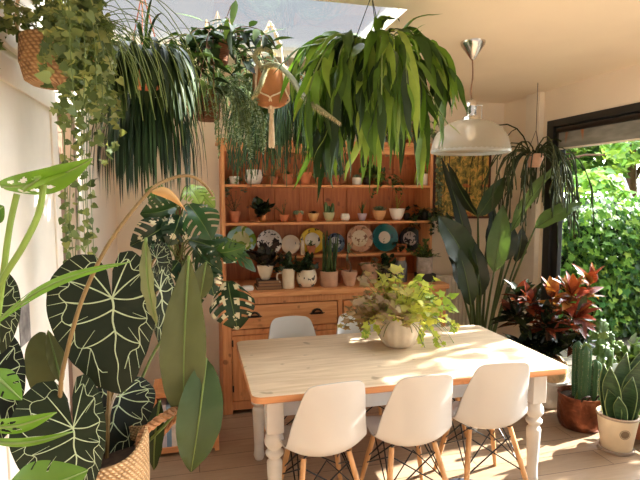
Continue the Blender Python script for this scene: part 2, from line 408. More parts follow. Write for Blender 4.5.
# ---------------------------------------------------------------- pendant lamp over the table
lc = atz(473, 42, CEIL); LX, LY = lc.x, lc.y
lp = thing('pendant_lamp', 'pendant lamp with a ribbed glass dome and chrome cone over the table', 'lamp', (LX, LY, 1.96))
MB().lathe([(.005, CEIL-.105), (.012, CEIL-.1), (.07, CEIL-.015), (.072, CEIL)], (LX, LY, 0), 28).build('ceiling_cone', M['chrome'], lp)
MB().tube(smooth_path([(LX, LY, CEIL-.1), (LX+.004, LY, CEIL-.2), (LX-.006, LY, CEIL-.28), (LX, LY, 2.27)]), .0045, 6).build('cord', mat('brown_flex', lin(122, 88, 64), .7), lp)
MB().lathe([(.004, 2.275), (.02, 2.265), (.03, 2.25), (.034, 2.22), (.03, 2.21), (.03, 2.17), (.05, 2.16), (.055, 2.14), (.02, 2.12)][::-1], (LX, LY, 0), 20).tube([(LX+.03, LY, 2.235), (LX+.075, LY, 2.235)], .004, 6).tube([(LX+.07, LY, 2.235), (LX+.07, LY, 2.16)], .003, 6).tube([(LX+.0, LY-.03, 2.2), (LX-.06, LY-.03, 2.13)], .002, 5).build('lamp_holder', M['chrome'], lp)
dome = []
for i in range(15):
    th = i/14*PI*.5
    dome.append((max(.045, .225*math.sin(th)**.8 if th > 0 else .045), 1.985+.165*math.cos(th)**1.1 if i < 14 else 1.985))
gl = MB().lathe([(.227, 1.955), (.231, 1.965), (.227, 1.985)] + dome[::-1][1:], (LX, LY, 0), 96, lobes=48, amp=.012, cap=(False, False)).build('glass_dome', M['lampglass'], lp)
MB().lathe([(.223, 1.95), (.232, 1.953), (.234, 1.963), (.229, 1.972), (.223, 1.968), (.223, 1.95)], (LX, LY, 0), 64, cap=(False, False)).build('rim', pane('rim_glass', (.85, .88, .86, 1), 1., .45, lin(214, 212, 204)), lp)
MB().lathe([(.02, 2.12), (.03, 2.09), (.03, 2.06), (.016, 2.03), (.003, 2.025)][::-1], (LX, LY, 0), 16).build('bulb', mat('opal_bulb', lin(240, 234, 222), .3), lp)
# ================================================================ DRESSER
BX0, BX1, BY0, BY1, WT = .19, 2.06, 3.84, 4.44, .955
RX0, RX1, RY0 = .215, 2.05, 4.1
S1, S2, S3 = 1.785, 1.475, 1.185     # tops of the shelves
RTOP = 2.115
ds = thing('dresser', 'large orange pine dresser with shelved rack standing against the back wall', 'dresser', (1.12, 4.14, 0))
b = MB()
b.box((BX0, BY0, 0), (BX0+.07, BY1, .91)); b.box((BX1-.07, BY0, 0), (BX1, BY1, .91)); b.box((BX0+.07, BY1-.02, .06), (BX1-.07, BY1, .91))
b.box((BX0+.07, BY0, .86), (BX1-.07, BY0+.03, .91)); b.box((BX0+.07, BY0, .625), (BX1-.07, BY0+.03, .665)); b.box((BX0+.07, BY0, .03), (BX1-.07, BY0+.03, .1))
XM = (BX0+BX1)/2
b.box((XM-.02, BY0, .665), (XM+.02, BY0+.03, .86)); b.box((BX0+.07, BY0+.03, .08), (BX1-.07, BY1-.02, .1))
dw = (BX1-BX0-.14)/3
for k in (1, 2): b.box((BX0+.07+dw*k-.025, BY0, .1), (BX0+.07+dw*k+.025, BY0+.03, .625))
b.build('base_cabinet', M['pine_v'], ds, smooth=False, bevel=.004)
MB().box((BX0-.02, BY0-.025, .91), (BX1+.02, BY1, WT)).build('worktop', M['pine'], ds, smooth=False, bevel=.01)
for x0, x1 in ((BX0+.078, XM-.028), (XM+.028, BX1-.078)):
    d = MB().box((x0, BY0-.006, .672), (x1, BY0+.3, .853)).build('drawer', M['pine'], ds, smooth=False, bevel=.005)
    for hx in (x0+(x1-x0)*.2, x0+(x1-x0)*.8):
        h = MB(); hr = []
        for i in range(7):
            th = PI*i/6; hr.append([V((hx-.045*math.cos(th)*(1-.25*j), BY0-.006-.028*math.sin(j*PI/2*.66), .765+.036*math.sin(th)*(1-.15*j)+.003)) for j in (0, .5, 1, 1.4)])
        h.grid(hr); h.box((hx-.05, BY0-.009, .758), (hx+.05, BY0-.005, .772)); h.lathe([(.012, 0), (.0121, .004)], (hx-.048, BY0-.008, .765), 8).lathe([(.012, 0), (.0121, .004)], (hx+.048, BY0-.008, .765), 8)
        h.build('cup_handle', M['iron'], d, solid=.003)
for k in range(3):
    x0 = BX0+.07+dw*k+(.027 if k else .004); x1 = BX0+.07+dw*(k+1)-(.027 if k < 2 else .004)
    e = MB()
    e.box((x0, BY0-.004, .105), (x0+.075, BY0+.02, .62)); e.box((x1-.075, BY0-.004, .105), (x1, BY0+.02, .62)); e.box((x0+.075, BY0-.004, .545), (x1-.075, BY0+.02, .62)); e.box((x0+.075, BY0-.004, .105), (x1-.075, BY0+.02, .19))
    e.box((x0+.07, BY0+.01, .185), (x1-.07, BY0+.02, .55)); e.box((x0+.105, BY0+.0, .22), (x1-.105, BY0+.012, .515))
    dd = e.build('cupboard_door', M['pine_v'], ds, smooth=False, bevel=.004)
    MB().lathe([(.008, 0), (.008, .012), (.016, .02), (.016, .03), (.004, .036)], (0, 0, 0), 12)
    kn = MB(); kn.tube([(x1-.035, BY0-.004, .38), (x1-.035, BY0-.02, .38), (x1-.035, BY0-.032, .38)], [.007, .009, .015], 10); kn.build('knob', M['pine'], dd)
    for zz in (.18, .54): MB().box((x0-.004, BY0-.008, zz), (x0+.008, BY0-.003, zz+.05)).build('hinge', M['iron'], dd, smooth=False)
for x0, x1 in ((RX0, RX0+.028), (RX1-.028, RX1)):
    MB().box((x0, RY0, WT), (x1, BY1, RTOP)).build('rack_side', M['pine_v'], ds, smooth=False, bevel=.004)
bk = MB(); n = 8; pw = (RX1-RX0-.056)/n
for i in range(n):
    x = RX0+.028+i*pw; bk.box((x+.002, BY1-.018, WT), (x+pw-.002, BY1-.006, RTOP-.02), 0)
bk.box((RX0+.028, BY1-.006, WT), (RX1-.028, BY1, RTOP-.02))
bk.build('back_boards', M['pine_back'], ds, smooth=False, bevel=.003)
for z, y0 in ((S1, RY0), (S2, RY0), (S3, RY0+.08)):
    MB().box((RX0+.028, y0, z-.022), (RX1-.028, BY1-.018, z)).build('shelf', M['pine'], ds, smooth=False, bevel=.004)
t = MB(); t.box((RX0-.03, RY0-.03, RTOP), (RX1+.03, BY1, RTOP+.03)); t.box((RX0+.028, RY0, RTOP-.07), (RX1-.028, RY0+.02, RTOP)); t.box((RX0-.012, RY0-.014, RTOP-.02), (RX1+.012, RY0, RTOP))
t.build('cornice', M['pine'], ds, smooth=False, bevel=.006)

# ================================================================ TABLE
TX0, TX1, TY0, TY1, TZ = .25, 2.045, 2.34, 3.32, .735
tb = thing('dining_table', 'long dining table with bleached pine top and grey painted turned legs', 'table', ((TX0+TX1)/2, (TY0+TY1)/2, 0))
def rrect(x0, x1, y0, y1, r, n=6):
    o = []
    for cx, cy, a in ((x1-r, y1-r, 0), (x0+r, y1-r, 90), (x0+r, y0+r, 180), (x1-r, y0+r, 270)):
        for i in range(n+1):
            th = math.radians(a+90*i/n); o.append((cx+r*math.cos(th), cy+r*math.sin(th)))
    return o
m = MB(); lo, hi = TZ-.042, TZ
rings = []
for ins, z in ((.012, lo), (0, lo+.008), (0, hi-.009), (.003, hi-.003), (.012, hi)):
    rings.append([V((x, y, z)) for x, y in rrect(TX0+ins, TX1-ins, TY0+ins, TY1-ins, .05)])
m.grid(rings[:4], True, 1); o = len(m.v); m.grid(rings[3:], True, 0)
k = len(rings[0]); m.f.append(tuple(range(o+k, o+2*k))); m.m.append(0); m.f.append(tuple(range(k))[::-1]); m.m.append(1)
m.build('tabletop', [M['table_top'], M['table_edge']], tb, sharp=50)
LXs, LYs, lb = (.375, 1.91), (2.47, 3.13), .044
turn = [(.026, 0), (.03, .012), (.036, .03), (.032, .05), (.03, .1), (.034, .2), (.039, .29), (.041, .335), (.03, .35), (.03, .36), (.046, .375), (.047, .39), (.034, .402), (.034, .41), (.05, .432), (.052, .45), (.046, .475), (.034, .49), (.034, .5)]
for x in LXs:
    for y in LYs:
        q = MB().lathe(turn, (x, y, 0), 20, cap=(True, True)); q.box((x-lb, y-lb, .5), (x+lb, y+lb, lo))
        q.build('leg', M['grey_white'], tb, bevel=.004)
ap = MB(); z0 = .575
for y in LYs: ap.box((LXs[0]+lb, y-.012, z0), (LXs[1]-lb, y+.012, lo))
for x in LXs: ap.box((x-.012, LYs[0]+lb, z0), (x+.012, LYs[1]-lb, lo))
ap.build('apron', M['apron'], tb, smooth=False, bevel=.003)

# ================================================================ CHAIRS  (built at the origin facing +Y)
G_CH = 'white moulded chairs around the dining table'
ch = thing('shell_chair', 'x', 'chair', (0, 0, 0), G_CH)
# side profile: y forward, z up, half width, edge curl up, edge curl forward
PR = [(.235, .400, 0.142, .0, .0), (.225, .425, 0.171, .006, 0), (.17, .440, 0.195, .02, 0), (.09, .43, 0.206, .035, .0), (.01, .414, 0.213, .05, .005), (-.06, .402, 0.215, .06, .012), (-.125, .404, 0.215, .064, .03),
      (-.172, .438, 0.211, .05, .055), (-.196, .51, 0.202, .03, .07), (-.21, .59, 0.190, .014, .068), (-.225, .665, 0.177, .004, .055), (-.24, .735, 0.163, 0, .04), (-.25, .785, 0.152, -.004, .03), (-.256, .815, 0.138, -.006, .02), (-.258, .83, 0.112, -.008, .012)]
def shell_rows(n=16):
    rows = []
    for (y, z, hw, cu, cf) in PR:
        r = []
        for j in range(n+1):
            u = -1+2*j/n; a = abs(u)**2.2
            r.append(V((hw*math.sin(u*PI/2)**1 if False else hw*u, y+cf*a, z+cu*a)))
        rows.append(r)
    return rows
sh = MB().grid(shell_rows()); sh.build('seat_shell', M['plastic'], ch, solid=.007, subd=2, sharp=0)
tops = [(-.12, .13, .405), (.12, .13, .405), (-.12, -.1, .4), (.12, -.1, .4)]
feet = [(-.2, .2, 0), (.2, .2, 0), (-.2, -.24, 0), (.2, -.24, 0)]
for a, f in zip(tops, feet):
    MB().tube([f, V(f).lerp(V(a), .5), a], [.011, .015, .014], 10).build('leg', M['beech'], ch)
wr = MB()
def on(i, t): return V(feet[i]).lerp(V(tops[i]), t)
for i, j in ((0, 1), (2, 3), (0, 2), (1, 3)):
    wr.tube([on(i, .55), (V(tops[i])+V(tops[j]))/2 + V((0, 0, -.03)), on(j, .55)], .004, 6)
    wr.tube([on(i, .9), on(j, .45)], .004, 6).tube([on(j, .9), on(i, .45)], .004, 6)
for i in range(4): wr.tube([tops[i], V(tops[i])*.6 + V((0, 0, .17))], .005, 6)
wr.tube([(-.1, .1, .41), (.1, .1, .41), (.1, -.08, .405), (-.1, -.08, .405), (-.1, .1, .41)], .006, 6)
wr.build('wire_brace', M['wire'], ch)
CH = [((.612, 2.45, 0), .08, 'white moulded chair nearest the leafy basket on the near side of the table'),
      ((1.085, 2.44, 0), .0, 'white moulded chair in the middle of the near side of the table'),
      ((1.59, 2.51, 0), -.1, 'white moulded chair on the near side at the window end of the table'),
      ((.66, 3.27, 0), PI, 'white moulded chair across the table in front of the two-handled dresser drawer'),
      ((1.165, 3.28, 0), PI+.03, 'white moulded chair across the table, its back rising left of the ribbed bowl'),
      ((1.64, 3.28, 0), PI-.04, 'white moulded chair across the table hidden behind the ribbed bowl plant')]
for i, (l, rz, lab) in enumerate(CH):
    o = ch if i == 0 else copy_tree(ch)
    o.location = l; o.rotation_euler = (0, 0, rz); o['label'] = lab
# dark slipper on the floor by the chair
a = atz(452, 482, 0.02)
sp = MB()
rows = []
for i in range(9):
    t = i/8; wv = .045*(math.sin(PI*min(1, .12+t*.8))**.5); hh = .02+.045*math.sin(PI*t**.8*.9)
    rows.append([V((a.x-.12+.26*t, a.y-.05+wv*math.cos(th), .001+max(0, hh*math.sin(th)))) for th in (PI*k/8 for k in range(9))])
sp.grid(rows); sp.build('slipper', mat('navy_felt', lin(30, 34, 48), .9), None)
tag(bpy.data.objects['slipper'], 'dark navy slipper on the boards below the chair at the window end', 'slipper')
# ================================================================ POTS AND SMALL PLANTS
def L_(*cs): return [lin(*c) for c in cs]
M['lf_mid'] = leafm('mid_green_leaf', L_((46, 66, 30), (78, 102, 46), (112, 134, 70)))
M['lf_dark'] = leafm('dark_green_leaf', L_((22, 34, 20), (38, 54, 30), (58, 78, 44)), .35, .15)
M['lf_grey'] = leafm('grey_green_leaf', L_((84, 104, 78), (122, 142, 110), (158, 172, 138)), .55, .2)
M['lf_lime'] = leafm('lime_leaf', L_((104, 130, 40), (150, 168, 60), (190, 196, 96)), .4, .4)
M['lf_twig'] = leafm('dry_twig', L_((92, 66, 38), (128, 98, 56), (120, 120, 66)), .7, .1)
M['lf_plum'] = leafm('plum_leaf', L_((40, 32, 28), (64, 46, 40), (58, 66, 40)), .4, .15)
M['lf_sage'] = leafm('sage_succulent', L_((96, 106, 76), (136, 130, 96), (150, 120, 100)), .5, .1)
M['lf_hoya'] = leafm('hoya_leaf', L_((22, 36, 20), (42, 60, 30), (84, 106, 54)), .55, .2, .2)
M['cactus'] = leafm('cactus_skin', L_((62, 88, 52), (96, 122, 70)), .5, 0)
def P_terra(r, h): return [(.66*r, 0), (.7*r, .01*h), (.92*r, .7*h), (1.0*r, .71*h), (1.02*r, .74*h), (1.02*r, h*.98), (.99*r, h), (.88*r, h), (.85*r, .78*h)]
def P_cyl(r, h): return [(.9*r, 0), (.95*r, .03*h), (r, .95*h), (.98*r, h), (.9*r, h), (.88*r, .8*h)]
def P_bowl(r, h): return [(.42*r, 0), (.5*r, .03*h), (.78*r, .4*h), (.95*r, .8*h), (r, h), (.93*r, h), (.86*r, .8*h)]
def P_round(r, h): return [(.55*r, 0), (.7*r, .04*h), (.95*r, .3*h), (r, .5*h), (.95*r, .75*h), (.82*r, .95*h), (.84*r, h), (.76*r, h), (.76*r, .85*h)]
def P_jug(r, h): return [(.78*r, 0), (.84*r, .03*h), (.8*r, .3*h), (.86*r, .7*h), (r, .97*h), (.98*r, h), (.9*r, h), (.8*r, .85*h)]
def pot(root, prof, x, y, z, r, h, m, n=28, lobes=0, amp=0., soil=True, name='pot'):
    p = MB().lathe([(a, b) for a, b in prof(r, h)], (x, y, z), n, lobes=lobes, amp=amp).build(name, m, root, sharp=50)
    if soil: MB().lathe([(.001, .8*h), (.86*r if prof is not P_round else .76*r, .82*h)], (x, y, z), n, cap=(False, False)).build('soil', M['soil'], root)
    return p
def rand_dir(el0, el1):
    a = R.uniform(0, 2*PI); e = math.radians(R.uniform(el0, el1)); return V((math.cos(a)*math.cos(e), math.sin(a)*math.cos(e), math.sin(e)))
# each small-plant maker writes its leaves into mb; c = centre of the soil, s = size in metres
def pl_bush(mb, c, s, n=26, lw=.5, ll=.32, out=HEART, trail=0.):
    st = 7
    for i in range(n):
        d = rand_dir(30, 88); p = fall(c, d, s*R.uniform(.5, 1), 4, R.uniform(.05, .22)+trail)
        mb.tube(p, s*.012, 4, 1, .4)
        for q in p[1:]:
            for k in range(2): poly(mb, q, (d+rv(.8)).normalized(), V((0,0,1))+rv(.5), s*ll*R.uniform(.7, 1.1), out, R.random(), 0, wid=lw*2)
def pl_spiky(mb, c, s, n=16, w=.12, e0=35, e1=88, g=.15, prof='blade'):
    for i in range(n): strap(mb, c, rand_dir(e0, e1), s*R.uniform(.6, 1), s*w, 5, g, prof, R.random(), .35)
def pl_rosette(mb, c, s, n=22):
    for i in range(n):
        a = i*2.4; e = math.radians(12+70*i/n); d = V((math.cos(a)*math.cos(e), math.sin(a)*math.cos(e), math.sin(e)))
        leaf(mb, c, d, V((0,0,1)), s*(1-.5*i/n), s*.36, 3, -.25, .35, 'drop', R.random())
def pl_cactus(mb, c, s, n=1, r=.25):
    for i in range(n):
        o = V(c)+(V((R.uniform(-.3, .3)*s, R.uniform(-.3, .3)*s, 0)) if n > 1 else V()); hh = s*R.uniform(.6, 1)
        mb.lathe([(.6*r*s, 0), (r*s, .3*hh), (r*s, .75*hh), (.6*r*s, .94*hh), (.05*r*s, hh)], o, 20, lobes=10, amp=.12, tone=R.random(), cap=(False, True))
def pl_twig(mb, c, s, n=9):
    for i in range(n):
        p = fall(c, rand_dir(45, 88), s*R.uniform(.6, 1), 5, .1, .12); mb.tube(p, s*.012, 4, 0, R.random())
        for q in p[2:]:
            leaf(mb, q, rand_dir(-10, 70), V((0,0,1)), s*.13, s*.06, 2, tone=R.random())
def pl_trail(mb, c, s, n=14, drop=.7, ll=.05, out=HEART):
    for i in range(n):
        p = fall(c, rand_dir(10, 60), s*R.uniform(.5, 1), 9, drop, .05); mb.tube(p, .0018, 4, 1, .4)
        for q in p[1:]: poly(mb, q, rand_dir(-50, 40), V((0,0,1))+rv(.6), ll*R.uniform(.6, 1.1), out, R.random())
def pl_sticks(mb, c, s, n=16):
    for i in range(n):
        o = V(c)+V((R.uniform(-.06, .06), R.uniform(-.05, .05), 0)); p = fall(o, V((R.uniform(-.12, .12), R.uniform(-.1, .1), 1)), s*R.uniform(.6, 1), 5, .0, .03)
        mb.tube(p, [.006, .006, .006, .006, .005, .002], 5, 0, R.random())
def pl_ball(mb, c, s, n=5):
    for i in range(n):
        o = V(c)+V((R.uniform(-.5, .5)*s, R.uniform(-.4, .4)*s, .25*s)); r = s*R.uniform(.25, .4)
        mb.lathe([(.3*r, -r*.9), (.8*r, -.6*r), (r, 0), (.75*r, .65*r), (.1*r, r)], o, 12, lobes=6, amp=.1, tone=R.random(), cap=(False, True))
def px_w(px, Y, w):
    a = at(px-w/2, 240, Y); b = at(px+w/2, 240, Y); return (b-a).length
def potted(kindname, label, cat, px, Y, z, wpx, hpx, prof, m, plant=None, lm=None, size=.1, group=None, **kw):
    x = at(px, 240, Y).x; r = px_w(px, Y, wpx)/2; h = px_w(px, Y, hpx)
    o = thing(kindname, label, cat, (x, Y, z), group)
    pk = {k: kw.pop(k) for k in list(kw) if k in ('lobes', 'amp')}
    pot(o, prof, x, Y, z, r, h, m, **pk)
    if plant:
        q = MB(); plant(q, V((x, Y, z+h*.82)), size, **kw); q.build('foliage', [M[lm], M['stem']], o, sharp=0)
    return o
G1, G2, G3, G4 = 'potted plants on the top shelf of the dresser', 'little pots on the middle shelf of the dresser', 'plates on the dresser', 'potted plants on the dresser worktop'
Y1 = 4.19
potted('potted_plant', 'small white pot of trailing grey-green leaves at the left end of the top dresser shelf', 'potted plant', 235, Y1, S1, 9.5, 8, P_cyl, M['whitepot'], pl_trail, 'lf_grey', .2, G1, n=10, drop=.9, ll=.035)
o = potted('ribbed_vase', 'white ribbed round vase with grey grooves on the top dresser shelf', 'vase', 254.5, Y1, S1, 16, 14.5, P_round, None or mat('ribbed_white', lin(222, 214, 206), .5, var=.12, vs=30), pl_spiky, 'lf_dark', .09, G1, n=8, lobes=14, amp=.1)
potted('potted_plant', 'small terracotta pot of feathery green stems right of the white ribbed vase', 'potted plant', 274, Y1, S1, 9, 8, P_terra, M['terra'], pl_spiky, 'lf_mid', .18, G1, n=26, w=.04, e0=30, g=.4)
potted('potted_plant', 'terracotta pot of grassy stems below the clay macrame pot', 'potted plant', 288.5, Y1, S1, 11, 10, P_terra, M['terra'], pl_spiky, 'lf_mid', .16, G1, n=26, w=.05, e0=20, g=.3)
potted('potted_plant', 'largest terracotta pot on the top dresser shelf, with pale arching leaves', 'potted plant', 305, Y1, S1, 13, 12, P_terra, M['terra_or'], pl_spiky, 'lf_lime', .16, G1, n=14, w=.1, e0=20, g=.3)
potted('potted_plant', 'tiny orange clay pot with a leafy sprout near the middle of the top dresser shelf', 'potted plant', 319, Y1, S1, 8, 7, P_terra, M['terra_or'], pl_bush, 'lf_mid', .07, G1, n=9)
potted('potted_plant', 'pinkish clay pot partly covered by a hanging green strap leaf on the top shelf', 'potted plant', 335, Y1, S1, 8.5, 9.5, P_cyl, M['terra'], pl_bush, 'lf_mid', .1, G1, n=10)
potted('potted_plant', 'low white pot behind the hanging strap leaves on the top dresser shelf', 'potted plant', 356.5, Y1, S1, 9, 7, P_cyl, M['whitepot'], pl_rosette, 'lf_grey', .06, G1)
potted('potted_plant', 'small dark pot next to the low white pot on the top dresser shelf', 'potted plant', 366.5, Y1, S1, 7, 7, P_cyl, M['iron'], pl_bush, 'lf_mid', .16, G1, n=12)
potted('potted_plant', 'bushy small-leaved plant in a clay pot near the right end of the top dresser shelf', 'potted plant', 386, Y1, S1, 12, 9, P_terra, M['terra'], pl_trail, 'lf_mid', .26, G1, n=24, drop=.5, ll=.035)
potted('potted_plant', 'white cylinder pot with a low tuft at the right end of the top dresser shelf', 'potted plant', 421, Y1, S1, 11, 10.5, P_cyl, M['whitepot'], pl_bush, 'lf_dark', .06, G1, n=10)
# middle shelf
potted('potted_plant', 'terracotta pot with dry twiggy stems at the left end of the middle dresser shelf', 'potted plant', 235, Y1, S2, 11.5, 11.5, P_terra, M['terra'], pl_twig, 'lf_twig', .2, G2)
potted('potted_plant', 'dark rubbery leaves in a little copper pot on the middle dresser shelf', 'potted plant', 263, Y1, S2, 9, 8, P_round, mat('copper_glaze', lin(186, 122, 74), .35, metal=.7), pl_bush, 'lf_dark', .13, G2, n=14, ll=.5, lw=.5)
potted('potted_plant', 'small red clay bowl with upright spiky stems on the middle dresser shelf', 'potted plant', 284, Y1, S2, 10, 7, P_bowl, M['terra_or'], pl_twig, 'lf_mid', .14, G2, n=8)
potted('potted_plant', 'mini clay pot with a pale round cactus on the middle dresser shelf', 'potted plant', 299, Y1, S2, 7.5, 8.5, P_terra, M['terra_or'], pl_ball, 'lf_grey', .055, G2)
potted('potted_plant', 'honey yellow bowl with a low dark succulent on the middle dresser shelf', 'potted plant', 313.5, Y1, S2, 11, 8, P_bowl, mat('honey_glaze', lin(214, 166, 108), .4), pl_rosette, 'lf_plum', .05, G2)
potted('potted_plant', 'pale green bowl with upright cactus fingers on the middle dresser shelf', 'potted plant', 329, Y1, S2, 11.5, 8.5, P_bowl, mat('celadon_glaze', lin(188, 184, 138), .4), pl_cactus, 'cactus', .11, G2, n=4, r=.13)
potted('potted_plant', 'tiny white scalloped pot on the middle dresser shelf', 'potted plant', 345, Y1, S2, 8, 7, P_round, M['whitepot'], pl_ball, 'lf_grey', .025, G2, lobes=6, amp=.15)
potted('potted_plant', 'small lavender bowl with a sprouting cactus on the middle dresser shelf', 'potted plant', 362, Y1, S2, 9, 7, P_bowl, mat('lavender_glaze', lin(176, 160, 172), .4), pl_spiky, 'lf_mid', .16, G2, n=9, w=.1, e0=55)
potted('potted_plant', 'striped tan bowl of grey-green succulents on the middle dresser shelf', 'potted plant', 379, Y1, S2, 13, 9.5, P_bowl, mat('tan_glaze', lin(206, 156, 108), .5, var=.2, stretch=(1,1,30)), pl_rosette, 'lf_grey', .085, G2, n=30)
potted('potted_plant', 'white faceted pot with arching variegated leaves on the middle dresser shelf', 'potted plant', 396.5, Y1, S2, 14, 11, P_bowl, M['whitepot'], pl_twig, 'lf_lime', .17, G2, n=7, lobes=7, amp=.08)
potted('potted_plant', 'thimble-sized dark pot beside the white faceted pot on the dresser', 'potted plant', 406.5, Y1+.03, S2, 6, 6, P_cyl, M['iron'], pl_ball, 'lf_mid', .03, G2)
potted('potted_plant', 'dark ivy spilling over the right end of the middle dresser shelf', 'potted plant', 425, Y1-.02, S2, 10, 8, P_cyl, M['iron'], pl_trail, 'lf_dark', .3, G2, n=32, drop=.5, ll=.055, out=IVY)

# ---------------------------------------------------------------- plates stand on the plate shelf, leaning back
def plate_mat(name, rim, mid, spots=None, sc=30, thr=.55, field=None, fs=10, rr=.62):
    """colours by distance from the plate's centre, sprinkled with painted blots"""
    m, nt, b = new_mat(name); t = nt.nodes.new('ShaderNodeTexCoord')
    ln = nt.nodes.new('ShaderNodeVectorMath'); ln.operation = 'LENGTH'; nt.links.new(t.outputs['UV'], ln.inputs[0])
    c = ramp(nt, [(0, mid), (rr-.02, mid), (rr, rim), (.95, rim), (1., tuple(x*.8 for x in rim[:3])+(1,))], ln.outputs['Value'])
    if field:
        k = noise(nt, t.outputs['Object'], fs, 3, .5, .6); c = mixc(nt, ramp(nt, [(.5, (0,0,0,1)), (.54, (1,1,1,1))], k), c, field)
    if spots:
        k = noise(nt, t.outputs['Object'], sc, 2, .5, .4); c = mixc(nt, ramp(nt, [(thr, (0,0,0,1)), (thr+.03, (1,1,1,1))], k), c, spots)
    nt.links.new(c, b.inputs['Base Color']); b.inputs['Roughness'].default_value = .25; return m
def plate(px, py, d, m, label, motif=None):
    Y = 4.345; c = at(px, py, Y); r = px_w(px, Y, d)/2; tilt = .16
    zc = S3 + r*math.cos(tilt)+.002
    mb = MB(); prof = [(.001, .006), (.55, .006), (.62, .012), (.97, .026), (1.0, .03), (.985, .034), (.63, .02), (.56, .012), (.001, .012)]
    rows = []
    for (a, q) in prof:
        rr_ = a*r
        rows.append([V((c.x + rr_*math.cos(th), Y - q*1.0*math.cos(tilt) + rr_*math.sin(th)*math.sin(tilt), zc + rr_*math.sin(th)*math.cos(tilt))) for th in (2*PI*k/40 for k in range(40))])
    mb.grid(rows, True); o = mb.build('plate', m, loc=(c.x, Y-.012, zc), sharp=60)
    uv = o.data.uv_layers.new(name='plate')
    for lp_ in o.data.loops:
        q = o.data.vertices[lp_.vertex_index].co; uv.data[lp_.index].uv = (q.x/r, q.z/(r*math.cos(tilt)))
    return tag(o, label, 'plate', G3)
WH = lin(228, 220, 210); BK = lin(34, 34, 40)
plate(241, 243, 30, plate_mat('leaf_plate', lin(150, 196, 190), lin(206, 214, 150), lin(122, 160, 48), 12, .52, lin(222, 226, 178), 7), 'largest plate on the dresser, painted with lime leaves and pale turquoise')
plate(269, 243.5, 25, plate_mat('floral_plate', WH, WH, BK, 42, .56), 'white plate with a black floral border beside the lime leaf plate')
plate(290, 247, 19, plate_mat('cream_plate', lin(232, 214, 190), lin(228, 214, 196), lin(96, 116, 124), 34, .66), 'small cream plate with a grey-blue motif')
plate(312, 243, 25, plate_mat('yellow_plate', lin(222, 184, 50), lin(226, 216, 196), lin(40, 40, 40), 26, .6), 'plate with a yellow rim and dark figures in a white centre')
plate(334.5, 247, 19, plate_mat('slate_plate', lin(98, 112, 134), lin(176, 178, 184), lin(40, 48, 66), 30, .54), 'small slate blue plate behind the stick plant')
plate(359, 243, 26, plate_mat('beige_plate', lin(196, 150, 122), lin(214, 196, 166), lin(136, 96, 72), 28, .56), 'beige and pink patterned plate behind the bent-stem plant')
plate(384, 243, 26, plate_mat('teal_plate', lin(30, 104, 106), lin(220, 208, 190), lin(24, 62, 70), 22, .62, rr=.45), 'teal rimmed plate with a cream flower centre')
plate(409, 243, 22, plate_mat('dark_plate', lin(40, 46, 54), lin(198, 190, 188), lin(34, 40, 50), 24, .52), 'black and white plate at the right end of the plate shelf')
Y3 = 4.235
x = at(302.5, 250, Y3).x
tag(MB().lathe([(.016, 0), (.018, .004), (.017, .1), (.012, .118), (.013, .125), (.003, .127)], (x, Y3, S3), 16).build('cream_bottle', M['cream']), 'slim cream bottle between the small cream plate and the yellow plate', 'bottle')
potted('potted_plant', 'small terracotta pot with a pale bloom in front of the yellow rimmed plate', 'potted plant', 311, Y3, S3, 9, 9, P_terra, M['terra_or'], pl_bush, 'lf_mid', .05, None, n=6)
potted('potted_plant', 'leafy sprig in a small orange pot in front of the black and white plate', 'potted plant', 402, Y3, S3, 9.5, 8, P_cyl, M['terra_or'], pl_trail, 'lf_dark', .13, None, n=8, drop=.3, ll=.04)
# ---------------------------------------------------------------- on the worktop
Y4 = 4.0
def book(x, y, z, w, d, h, col, label, rz=0, group=None):
    o = thing('book', label, 'book', (x, y, z), group)
    m = MB(); m.box((x-w/2, y-d/2, z), (x+w/2, y+d/2, z+.003)); m.box((x-w/2, y-d/2, z+h-.003), (x+w/2, y+d/2, z+h)); m.box((x-w/2, y+d/2-.003, z), (x+w/2, y+d/2, z+h))
    m.build('cover', mat('book_cloth', col, .7), o, smooth=False)
    MB().box((x-w/2+.004, y-d/2+.004, z+.003), (x+w/2-.004, y+d/2-.003, z+h-.003)).build('pages', mat('book_pages', lin(150, 112, 78), .9, stretch=(1,1,60)), o, smooth=False)
    return o
bx = at(268, 285, Y4).x
GB = 'books stacked under the cream pot'
book(bx+.0, Y4, WT, .2, .17, .026, lin(84, 52, 36), 'brown book at the bottom of the stack on the dresser worktop', 0, GB)
book(bx+.006, Y4, WT+.026, .185, .16, .022, lin(134, 82, 54), 'tan leather book in the middle of the stack on the dresser', 0, GB)
book(bx-.002, Y4, WT+.048, .17, .15, .022, lin(70, 44, 34), 'dark book topmost of the stack, under the cream pot', 0, GB)
potted('potted_plant', 'cream pot of dark plum-green leaves standing on the stacked books', 'potted plant', 265, Y4, WT+.07, 17, 15, P_bowl, M['cream'], pl_bush, 'lf_plum', .2, G4, n=18, ll=.35)
x = at(247.5, 289, 3.92).x
tag(MB().lathe([(.04, 0), (.05, .008), (.05, .026), (.042, .036), (.001, .038)], (x, 3.92, WT), 24, sy=.8).build('white_dish', M['whitepot'], sharp=50), 'small round white dish on the left end of the dresser worktop', 'dish')
o = potted('jug_planter', 'cream jug holding a small dark green plant on the dresser worktop', 'potted plant', 288, 3.95, WT, 14.5, 20, P_jug, M['cream'], pl_bush, 'lf_dark', .14, G4, n=14)
x = at(288, 280, 3.95).x; MB().tube(smooth_path([(x-.052, 3.95, WT+.125), (x-.085, 3.94, WT+.12), (x-.09, 3.94, WT+.08), (x-.06, 3.95, WT+.045)]), .007, 8).build('handle', M['cream'], o)
